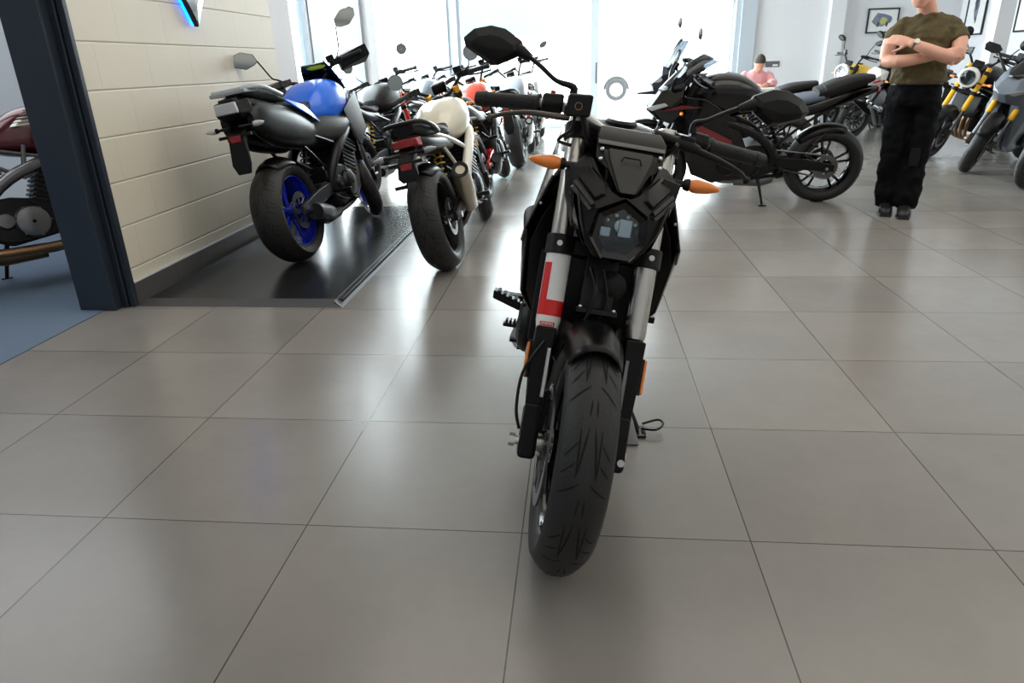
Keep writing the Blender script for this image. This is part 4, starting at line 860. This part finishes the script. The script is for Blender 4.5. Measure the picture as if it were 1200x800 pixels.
naked('white roadster seen from behind, with silver silencer and red tail light', GL, (-.05,2.58), (-.03,4.02), 'cream', tz=-.05, rim='matte', fork='gold', pipe=-1, pipem='bronze_can', pipepts=[(.34,-.15,.30),(.12,-.205,.44),(-.10,-.235,.58)], piper=(.05,.058,.052), tail='retro', pl=.10, steer=18, mirror='round', mir=dict(off=(-.03,.06,.05), k=(0,.05,.02)), lean=12, header='bronze', swing='matte', frame='white', tailm='matte', rrim='matte')


def at(F, head, wb=1.42): a = R(head); return ((F[0]-wb*math.cos(a), F[1]-wb*math.sin(a)), F)
# left: the row along the windows and the row in front of it
naked('black roadster with orange fork legs behind the blue sport tourer', GL, (-1.28,4.98), (-1.12,6.40), 'matte', fork='orange', head='round', mirror='round', mir=dict(off=(-.02,.07,.14), k=(.02,.05,.06)), steer=22, header='darkmet', tail='sharp')
naked('grey roadster by the side windows, behind the black roadster with orange fork legs', GL, (-1.22,7.10), (-1.12,8.50), 'grey', fork='silver', usd=False, head='round', mirror=None, steer=22, headm='chrome', pipe=-1, pipem='chrome')
naked('pale silver bike at the far end of the row by the side windows', GL, (-1.18,9.2), (-1.10,10.6), 'silver', fork='silver', head='shard', headm='silver', mirror=None, steer=22, guard='silver')
b = naked('bike with glossy orange tank, black tail and fat rear tyre, behind the white roadster', GL, (-.12,4.76), (-.10,6.20), 'orange', lean=13, fork='gold', tail='sharp', head='round', mirror=None, steer=20, swing='red', rim='darkmet', ind='lensgrey', barm='darkmet', barh=.06, pipe=-1, pipem='darkmet', pipepts=[(.36,-.12,.22),(.22,-.17,.30),(.05,-.20,.36)])
naked('silver and chrome bike, next in line behind the orange tanked one', GL, (.02,7.0), (.03,8.4), 'ltgrey', fork='silver', usd=False, head='round', headm='chrome', mirror=None, steer=20, header='chrome', pipe=-1, pipem='chrome', eng='silver', covm='chrome', frame='red', rim='silver', barh=.08)
s = naked('white bike with blue trim at the far end of the left rows', GL, (.06,9.15), (.06,10.55), 'white', fork='silver', head='shard', headm='white', accent='blue', mirror='angular', steer=18, eng='silver', header='chrome', pipe=-1, pipem='chrome', rim='silver', shroud='white', barh=.08)
o = MB().hull([(-.40,.05,.30),(-.40,-.05,.30),(-.41,.05,.42),(-.41,-.05,.42)]+[(-.404,.05,.30),(-.404,-.05,.30),(-.414,.05,.42),(-.414,-.05,.42)]).build('price_tag', 'pinktag', s.root)

# middle: black sports bike side-on and the tall one beyond it
def sport(label, group, rear, front, main, seat2=None, accent=None, scr='tint', **k):
    S = dict(rim=k.get('rim','gloss'), lean=k.get('lean',9), steer=k.get('steer',0), rr=.318, rf=.30, rake=24, rtread=k.get('rtread',14), wr=.19)
    s = Bike(label, group, rear, front, S['lean'], S); r = s.root
    s.wheels(9); s.forks(k.get('fork','darkmet'), 'steel'); s.chassis('plastic','matte','darkmet'); s.engine()
    s.silencer(-1, 'matte', [(.38,-.10,.21),(.20,-.16,.25),(.04,-.18,.30)], (.055,.06,.055))
    s.tank(k.get('tankm', main), [(.54,.08,.80,.89),(.62,.14,.76,.98),(.74,.175,.74,1.05),(.88,.19,.745,1.075),(1.02,.17,.79,1.05),(1.12,.11,.84,.99)])
    s.tail('sharp', m=main, z=.05, hump='seat', seatm=seat2 or 'seat', lens='lensgrey', pl=.12)
    s.fairing(main, accent)
    b = s.F(.60,0,.10)
    # nose with twin lamps and screen
    mb = MB().hull([(1.50,.03,.80),(1.47,.09,.83),(1.30,.175,.84),(1.22,.18,.92),(1.20,.14,1.02),(1.38,.06,.95),(1.30,.12,.70),(1.40,.05,.72),(1.18,.15,.78)], mirror=True); cw = mb.build('headlight_cowl', main, r, bev=.01)
    for sy in (-1,1):
        MB().hull([(x,sy*y,z) for x,y,z in [(1.505,.03,.815),(1.475,.09,.835),(1.35,.165,.875),(1.32,.175,.855),(1.45,.10,.80),(1.40,.08,.82)]]).build('headlight', 'clear', r, bev=.004)
        if accent: MB().hull([(x,sy*y,z) for x,y,z in [(1.40,.135,.80),(1.22,.195,.86),(1.05,.197,.84),(1.22,.195,.83),(1.2,.15,.83)]]).build('cowl_stripe', accent, cw)
    mb = MB(); rows = []
    for i in range(9):
        t = i/8; w_ = .14*(1-.25*t); xx = 1.40-.34*t; zz = .95+.27*t+.03*math.sin(PI*t)
        rows.append([(xx-.11*u*u, u*w_, zz-.05*u*u) for u in (-1,-.66,-.33,0,.33,.66,1)])
    vr = [[mb.bm.verts.new(p) for p in q] for q in rows]
    for a, b2 in zip(vr, vr[1:]):
        for j in range(6): mb._f([a[j],a[j+1],b2[j+1],b2[j]])
    mb.build('windscreen', M[scr], r, solid=.004, sharp=70)
    MB().box((1.16,0,1.03), (.04,.16,.09), (0,R(-40),0)).build('instrument', 'plastic', r, bev=.006)
    s.controls(BAR_FLAT(s,-.02,.36) if k.get('flat') else BAR_CLIP(s), mirrors=None)
    for sy in (-1,1):
        p0 = Vector((1.30,sy*.13,.97)); p2 = Vector((1.24,sy*.31,1.13))
        st = MB().tube([p0,(p0*.5+p2*.5)+Vector((.02,0,.01)),p2], [.016,.012,.012], 8, sub=3).build('mirror_stem', 'plastic', r)
        MB().hull([(p2.x+a, p2.y+sy*b, p2.z+c) for a,b,c in [(.03,-.03,-.03),(.045,.02,-.035),(.03,.11,-.02),(-.01,.14,.03),(-.02,.12,.06),(-.01,.0,.05),(-.02,-.04,.01),(-.02,.10,-.03)]]).build('mirror_head', k.get('mirm','matte'), st, bev=.006)
        indicator((1.22,sy*.18,.80), sy, r, 'amber', None, ln=.05, stem=.02)
    arc_guard(s.axle, .325, R(25), R(150), .07, r, k.get('guard',main), s.xf)
    return s
s = sport('black sports bike parked side-on in the middle, red stripes on its flank', GM, (2.79,4.70), (1.37,4.76), 'gloss', seat2='slate', accent='red_dark', scr='tint', lean=8, flat=True)
body([(-.27,.05,.985,1.03),(-.18,.09,.945,1.035),(-.02,.12,.885,1.01),(.10,.12,.86,.96)], 3).build('seat_pad', 'seat', s.root)
s = naked('tall dark blue adventure bike just beyond the side-on black sports bike', GM, (2.86,6.16), (1.40,6.10), 'darkblue', fork='darkmet', head='shard', headm='darkblue', beak=True, mirror='round', mir=dict(off=(-.02,.10,.20), k=(.02,.05,.10)), screen='tint', barh=.12, shroud='darkblue', hz=.10, tail='sharp', lean=8, steer=8)
# right wall
for lab, F_, hd, kw in [
    ('white bike with yellow tank sides, farthest along the right wall', (4.60,10.45), 214, dict(tank='yellow', fork='darkmet', head='round', headm='white', hr=.10, guard='ltgrey', shroud='white', mirror='angular', mir=dict(off=(-.03,.07,.17), k=(.0,.04,.09)), barh=.08)),
    ('black bike with white and red headlight cowl, between the white bike and the standing man', (4.66,9.45), 208, dict(tank='gloss', fork='darkmet', head='shard', headm='white', accent='red', guard='gloss', shroud='gloss', mirror='angular', mir=dict(off=(-.03,.07,.17), k=(.0,.04,.09)), barh=.08, hz=-.02, lean=14)),
    ('roadster with yellow fork legs and white round headlight, right of the standing man', (4.86,7.32), 215, dict(tank='matte', fork='goldyel', head='round', headm='white', bowl='lampdark', lean=12, steer=10, guard='matte', mirror='round', mir=dict(off=(-.03,.08,.13), k=(.0,.05,.07)), barh=.05, header='bronze')),
    ]:
    a_, b_ = at(F_, hd); naked(lab, GR, a_, b_, kw.pop('tank'), tail='sharp', **kw)
a_, b_ = at((4.74,6.20), 221); sport('grey half-faired sports bike with yellow fork legs at the right of the picture', GR, a_, b_, 'grey', lean=15, steer=14, fork='goldyel', guard='matte', scr='tint', rim='matte', tankm='grey', flat=True)
a_, b_ = at((4.76,5.18), 216); sport('bike with dark blue fairing cut off by the right edge of the picture', GR, a_, b_, 'darkblue', lean=13, fork='goldyel', guard='matte', scr='tint', rim='matte', flat=True)
# through the doorway
s = naked('maroon street bike on the blue carpet beyond the navy post, white wing on its tank', None, (-3.0,1.80), (-2.03,2.88), 'maroon', fork='gold', head='round', header='bronze', frame='steel', covm='steel', mirror='round', lean=8, barh=.06, pipe=-1, pipem='darkmet', eng='darkmet', screen=None, steer=-30)
for k in range(5): MB().hull([(.70+.02*k,-.184-.0015*k,.90+.022*k),(.94-.012*k,-.197,.915+.022*k),(.93,-.196,.93+.02*k),(.72+.02*k,-.160-.002*k,.92+.016*k),(.80,-.15,.90+.02*k)]).build('wing_emblem', 'white', s.root)
s.screen('clearscreen', lambda dx,y,dz: (1.16+dx,y,.98+dz), s.xf, .26, -.14, .16)
mb = MB()
for dy in (0,.06): mb.tube([(.90,-.10+dy,.64),(1.02,-.15+dy*.8,.57),(1.06,-.19+dy*.5,.42),(.98,-.20+dy*.5,.28),(.80,-.19+dy*.5,.215),(.40,-.18+dy*.5,.215)], .025, 12, sub=5)
mb.build('exhaust_pipe', 'bronze', s.root)
MB().tube([(.98,-.12,.80),(.70,-.17,.62),(.50,-.15,.74)], .013, 8).tube([(.70,-.17,.62),(.74,-.16,.80)], .013, 8).tube([(.86,-.15,.72),(.60,-.16,.78)], .011, 8).build('trellis_tubes', 'steel', s.root)
MB(s.xf).tube([(.96,-.06,1.12),(.93,-.06,1.15)], .05, 20).tube([(.96,.06,1.12),(.93,.06,1.15)], .05, 20).build('instrument', 'plastic', s.root)

# ------------------------------------------------------------------ people
def remesh(o, vox, it=6, disp=0, dscale=.08):
    m = o.modifiers.new('remesh','REMESH'); m.mode = 'VOXEL'; m.voxel_size = vox; m.use_smooth_shade = True
    m = o.modifiers.new('smooth','SMOOTH'); m.iterations = it; m.factor = .5
    if disp:
        t = bpy.data.textures.new('folds','CLOUDS'); t.noise_scale = dscale; t.noise_depth = 2
        d = o.modifiers.new('folds','DISPLACE'); d.texture = t; d.strength = disp; d.mid_level = .5
    return o
def zring(z, wx, wy, xc=0, yc=0, n=24, e=2.3):
    out = []
    for k in range(n):
        t = 2*PI*k/n; c, s_ = math.cos(t), math.sin(t)
        out.append((xc+wx*math.copysign(abs(c)**(2/e),c), yc+wy*math.copysign(abs(s_)**(2/e),s_), z))
    return out
def head_mb(mb, c, tilt=0, s=1.):
    m = Matrix.Translation(c) @ Matrix.Rotation(tilt,4,'X'); P = lambda x,y,z: tuple(m @ Vector((x*s,y*s,z*s)))
    prof = [(-.122,.020,.020,-.060),(-.115,.034,.034,-.052),(-.095,.050,.058,-.030),(-.06,.062,.080,-.012),(-.02,.069,.090,-.004),(.02,.074,.096,.0),(.06,.073,.096,.004),(.095,.058,.080,.008),(.115,.035,.05,.008),(.122,.012,.018,.008)]
    mb.loft([[P(*p) for p in zring(z,wx,wy,0,yc,20,2.1)] for z,wx,wy,yc in prof])
    mb.loft([[P(*p) for p in r] for r in [[(-.014,-.088,-.045),(.014,-.088,-.045),(.017,-.080,-.045),(-.017,-.080,-.045)],[(-.016,-.112,-.035),(.016,-.112,-.035),(.018,-.08,-.03),(-.018,-.08,-.03)],[(-.006,-.098,.01),(.006,-.098,.01),(.01,-.08,.01),(-.01,-.08,.01)]]])
    for z,h in ((-.066,.006),(-.078,.007)): mb.ball(P(0,-.086,z), (.024*s,.012*s,h*s), 6)
    for sx in (-1,1):
        mb.ball(P(sx*.074,.010,-.005), (.010*s,.02*s,.032*s), 6); mb.ball(P(sx*.030,-.080,.028), (.022*s,.014*s,.007*s), 6)
    return P
def hair_mb(c, tilt):
    m = Matrix.Translation(c) @ Matrix.Rotation(tilt,4,'X')
    return MB().loft([[tuple(m @ Vector(q)) for q in zring(z,a,b,0,d,20,2.1)] for z,a,b,d in [(-.05,.074,.050,.055),(.0,.080,.075,.030),(.05,.083,.098,.012),(.09,.071,.094,.010),(.12,.044,.064,.010),(.136,.015,.02,.01)]])
def hand(mb, wrist, d, nrm, s=1., curl=.5, thumb=1):
    """palm from wrist along d, fingers curling toward -nrm"""
    w = Vector(wrist); d = Vector(d).normalized(); n = Vector(nrm).normalized(); sd = d.cross(n).normalized()
    rings = []
    for t, hw, th in ((-.01,.026,.020),(.03,.036,.016),(.07,.041,.014),(.095,.040,.012)):
        c = w+d*t*s; rings.append([c+sd*hw*s*math.cos(2*PI*k/12)+n*th*s*math.sin(2*PI*k/12) for k in range(12)])
    mb.loft(rings)
    for i, L in enumerate((.070,.080,.074,.058)):
        p = w+d*.088*s+sd*(-.030+.020*i)*s; a = 0; pts = [p]; 
        for j, q in enumerate((.45,.32,.26)):
            a += curl*(.5+.25*j); p = p+(d*math.cos(a)-n*math.sin(a))*L*q*s; pts.append(p)
        mb.tube(pts, [.0095*s,.009*s,.0085*s,.0065*s], 8)
    p = w+d*.03*s-sd*.032*s*thumb; mb.tube([p, p+(d*.6-sd*.7*thumb-n*.2)*.035*s, p+(d*.9-sd*.75*thumb-n*.35)*.06*s], [.012*s,.0105*s,.008*s], 8)
def man():
    mb = MB()
    head_mb(mb, Vector((-.075,-.085,1.588)), R(8))
    mb.tube([(0,.02,1.37),(-.015,-.005,1.45),(-.06,-.05,1.56)], [.072,.060,.058], 16)
    mb.loft([zring(z,a,b,0,c) for z,a,b,c in [(.86,.11,.08,0),(.98,.13,.085,0),(1.10,.15,.10,0),(1.25,.15,.10,0),(1.33,.145,.085,.01),(1.40,.10,.06,.01)]])
    for sx in (-1,1): mb.tube([(sx*.075,0,.88),(sx*.08,-.005,.50),(sx*.06,.03*sx*-1,.10)], [.068,.055,.045], 14)
    # arms folded: his left forearm lies in front
    mb.tube([(.165,.0,1.335),(.213,-.05,1.25),(.212,-.135,1.125)], [.042,.050,.044], 14, sub=3)
    mb.tube([(.212,-.135,1.125),(.12,-.215,1.145),(.0,-.245,1.195),(-.095,-.225,1.235)], [.044,.046,.038,.028], 14, sub=3)
    mb.tube([(-.165,.0,1.335),(-.218,-.05,1.25),(-.232,-.115,1.12)], [.042,.050,.044], 14, sub=3)
    mb.tube([(-.232,-.115,1.12),(-.15,-.195,1.115),(-.02,-.185,1.13),(.09,-.175,1.15)], [.044,.045,.037,.028], 14, sub=3)
    hand(mb, (-.095,-.225,1.235), (-.85,.25,.2), (.1,-.9,.35), 1, .35)
    hand(mb, (.10,-.19,1.15), (.9,-.15,.12), (.15,-1,.2), 1, .55, -1)
    o = mb.build('person', 'skin', None); remesh(o, .0065, 3)
    o.location = (3.20,4.12,0); o.rotation_euler = (0,0,R(-20))
    tag(o, 'standing person with folded arms in olive t-shirt and baggy black trousers', 'person')
    P = head_mb
    h = hair_mb(Vector((-.075,-.085,1.588)), R(8)).build('hair', 'hair', o); remesh(h, .008, 3)
    for sx in (-1,1):
        e = MB().ball((sx*.030-.075,-.166,1.606), .010, 8).build('eye', 'white', o); MB().ball((sx*.030-.075,-.1745,1.606), .0046, 6).build('iris', 'black', e)
    mb = MB(); mb.loft([zring(z,a,b,0,c,28) for z,a,b,c in [(.962,.184,.130,0),(1.02,.178,.126,0),(1.10,.172,.122,0),(1.22,.182,.125,0),(1.31,.182,.116,.005),(1.36,.165,.092,.01),(1.40,.122,.078,.008),(1.425,.080,.068,.004)]])
    for sx in (-1,1): mb.tube([(sx*.10,.005,1.365),(sx*.150,.0,1.345),(sx*.190,-.02,1.295),(sx*.212,-.05,1.240)], [.048,.054,.060,.066], 16, sub=3)
    t = mb.build('t_shirt', 'olive', o); remesh(t, .009, 4, .032, .055)
    t.modifiers['remesh'].adaptivity = 0
    mb = MB(); mb.loft([zring(z,a,b,0,c,28) for z,a,b,c in [(.80,.155,.118,0),(.90,.168,.125,0),(.96,.165,.118,0),(1.0,.158,.112,0)]])
    for sx in (-1,1):
        f = .035*sx*-1
        mb.tube([(sx*.085,0,.90),(sx*.088,0,.78),(sx*.082,-.015,.55),(sx*.078,-.015,.45),(sx*.07,f*.6,.32),(sx*.066,f,.24),(sx*.064,f,.17),(sx*.062,f,.10),(sx*.062,f,.055)], [.088,.096,.088,.082,.088,.082,.092,.082,.072], 18)
    remesh(mb.build('trousers', 'trouser', o), .010, 4, .045, .09)
    MB().loft([zring(z,a,b,0,0,28) for z,a,b in ((.955,.172,.126),(.99,.166,.121))]).build('belt', 'black', o)
    MB().hull([(.03,-.125,.52),(.10,-.128,.52),(.03,-.125,.38),(.10,-.125,.38),(.03,-.11,.45),(.10,-.11,.45)]).build('knee_patch', 'plastic', o, bev=.01)
    for sx in (-1,1):
        f = .035*sx*-1
        mb = MB().loft([[(sx*.062+x*w_, f-.0+y, z) for x in (1,)] for x,y,z,w_ in []]) if False else MB()
        c = lambda x,y,z: (sx*.062+x, f+y, z)
        mb.loft([[c(w_*math.cos(2*PI*k/16), yy, z0+(z1-z0)*(.5+.5*math.sin(2*PI*k/16))) for k in range(16)] for yy,w_,z0,z1 in [(.085,.025,.02,.07),(.07,.036,.012,.11),(.03,.042,.012,.13),(-.03,.046,.012,.115),(-.09,.050,.012,.085),(-.15,.046,.012,.07),(-.185,.026,.016,.05)]])
        b = mb.build('boot', 'boot', o, sharp=60)
        MB().hull([c(x,y,z) for x,y in [(-.04,.09),(.04,.09),(-.052,-.08),(.052,-.08),(-.035,-.185),(.035,-.185)] for z in (0,.02)]).build('boot_sole', 'black', b, bev=.004)
    wt = MB().tube([(-.058,-.235,1.222),(-.072,-.231,1.228)], .034, 20).build('wristwatch', 'steel', o)
    MB().tube([(-.060,-.266,1.243),(-.058,-.272,1.246)], .017, 16).build('watch_face', 'white', wt)
man()
def clerk(x, y):
    mb = MB(); head_mb(mb, Vector((0,-.25,1.075)), R(42))
    mb.tube([(0,-.08,.95),(0,-.14,1.0),(0,-.20,1.04)], [.06,.055,.052], 12)
    mb.loft([zring(z,a,b,0,c) for z,a,b,c in [(.44,.15,.11,.03),(.60,.14,.10,.01),(.78,.16,.10,-.05),(.88,.15,.09,-.08),(.93,.08,.06,-.08)]])
    for sx in (-1,1):
        mb.tube([(sx*.17,-.07,.88),(sx*.23,-.16,.76),(sx*.22,-.28,.755)], [.05,.044,.04], 10, sub=2); mb.tube([(sx*.22,-.28,.775),(sx*.12,-.40,.775),(sx*.06,-.44,.775)], [.04,.034,.027], 10)
        hand(mb, (sx*.06,-.44,.775), (-sx*.5,-.8,.0), (0,0,1), 1, .35, sx)
        mb.tube([(sx*.09,.0,.50),(sx*.11,-.42,.50),(sx*.11,-.42,.48),(sx*.11,-.40,.08)], [.075,.058,.055,.042], 10)
    o = mb.build('person', 'skin2', None); remesh(o, .009, 3); o.location = (x,y,0); tag(o, 'person in a pink shirt seated at a desk by the back wall, head bowed', 'person')
    h = hair_mb(Vector((0,-.25,1.075)), R(42)).build('hair', 'hair', o); remesh(h, .010, 3)
    mb = MB().loft([zring(z,a,b,0,c) for z,a,b,c in [(.42,.17,.13,.03),(.60,.165,.12,.01),(.80,.185,.12,-.05),(.92,.18,.105,-.08),(.985,.085,.07,-.095)]])
    for sx in (-1,1): mb.tube([(sx*.14,-.07,.92),(sx*.20,-.09,.89),(sx*.245,-.16,.79),(sx*.235,-.28,.80),(sx*.14,-.39,.80)], [.065,.066,.06,.056,.044], 12)
    remesh(mb.build('shirt', 'pink', o), .013, 4, .02, .08)
    mb = MB()
    for sx in (-1,1): mb.tube([(sx*.08,.06,.50),(sx*.11,-.40,.50),(sx*.11,-.43,.46),(sx*.11,-.40,.06)], [.095,.08,.075,.06], 12)
    remesh(mb.build('trousers', 'jeans', o), .014, 4)
    for sx in (-1,1): MB().hull([(sx*.11+a,b,z) for a in (-.04,.04) for b,z in [(-.34,0),(-.34,.08),(-.58,0),(-.58,.03),(-.46,.08)]]).build('shoe', 'boot', o, bev=.01)
    d = empty('desk', (x,y-.55,0)); tag(d, 'white topped desk in front of the seated person in pink', 'desk')
    MB().box((0,0,.72), (1.5,.70,.035)).build('desk_top', 'desk', d, bev=.004)
    for sx in (-1,1): MB().box((sx*.70,0,.352), (.035,.62,.70)).build('leg_panel', 'desk', d, bev=.003)
    MB().box((0,.28,.45), (1.36,.02,.45)).build('modesty_panel', 'desk', d)
    n = MB().box((x,y-.44,.7395), (.30,.21,.003)).build('paper_sheet', 'paper'); tag(n, 'sheet of paper on the desk under the seated person', 'paper')
    c = empty('office_chair', (x,y+.05,0)); tag(c, 'black office chair under the person in pink', 'chair')
    MB().box((0,.0,.385), (.48,.46,.07)).build('seat', 'seat', c, bev=.02); MB().box((0,.26,.66), (.42,.05,.46), (R(-8),0,0)).build('backrest', 'seat', c, bev=.02)
    MB().tube([(0,0,.35),(0,0,.10)], .03, 12).build('pedestal', 'steel', c)
    for k in range(5):
        a = 2*PI*k/5; l = MB().tube([(0,0,.10),(.28*math.cos(a),.28*math.sin(a),.06)], [.025,.016], 8).build('leg', 'plastic', c); MB().ball((.28*math.cos(a),.28*math.sin(a),.028), .028, 7).build('caster', 'black', l)
clerk(3.46,10.35)

sc = bpy.context.scene
sc.view_settings.view_transform = 'Standard'; sc.view_settings.look = 'None'; sc.view_settings.gamma = 1; sc.view_settings.use_curve_mapping = False
sc.view_settings.exposure = 0.0
sc.cycles.use_denoising = True
sc.cycles.max_bounces = 8; sc.cycles.diffuse_bounces = 4; sc.cycles.glossy_bounces = 4; sc.cycles.transparent_max_bounces = 16
sc.cycles.sample_clamp_indirect = 4
sc.cycles.caustics_reflective = False; sc.cycles.caustics_refractive = False; sc.cycles.blur_glossy = .5
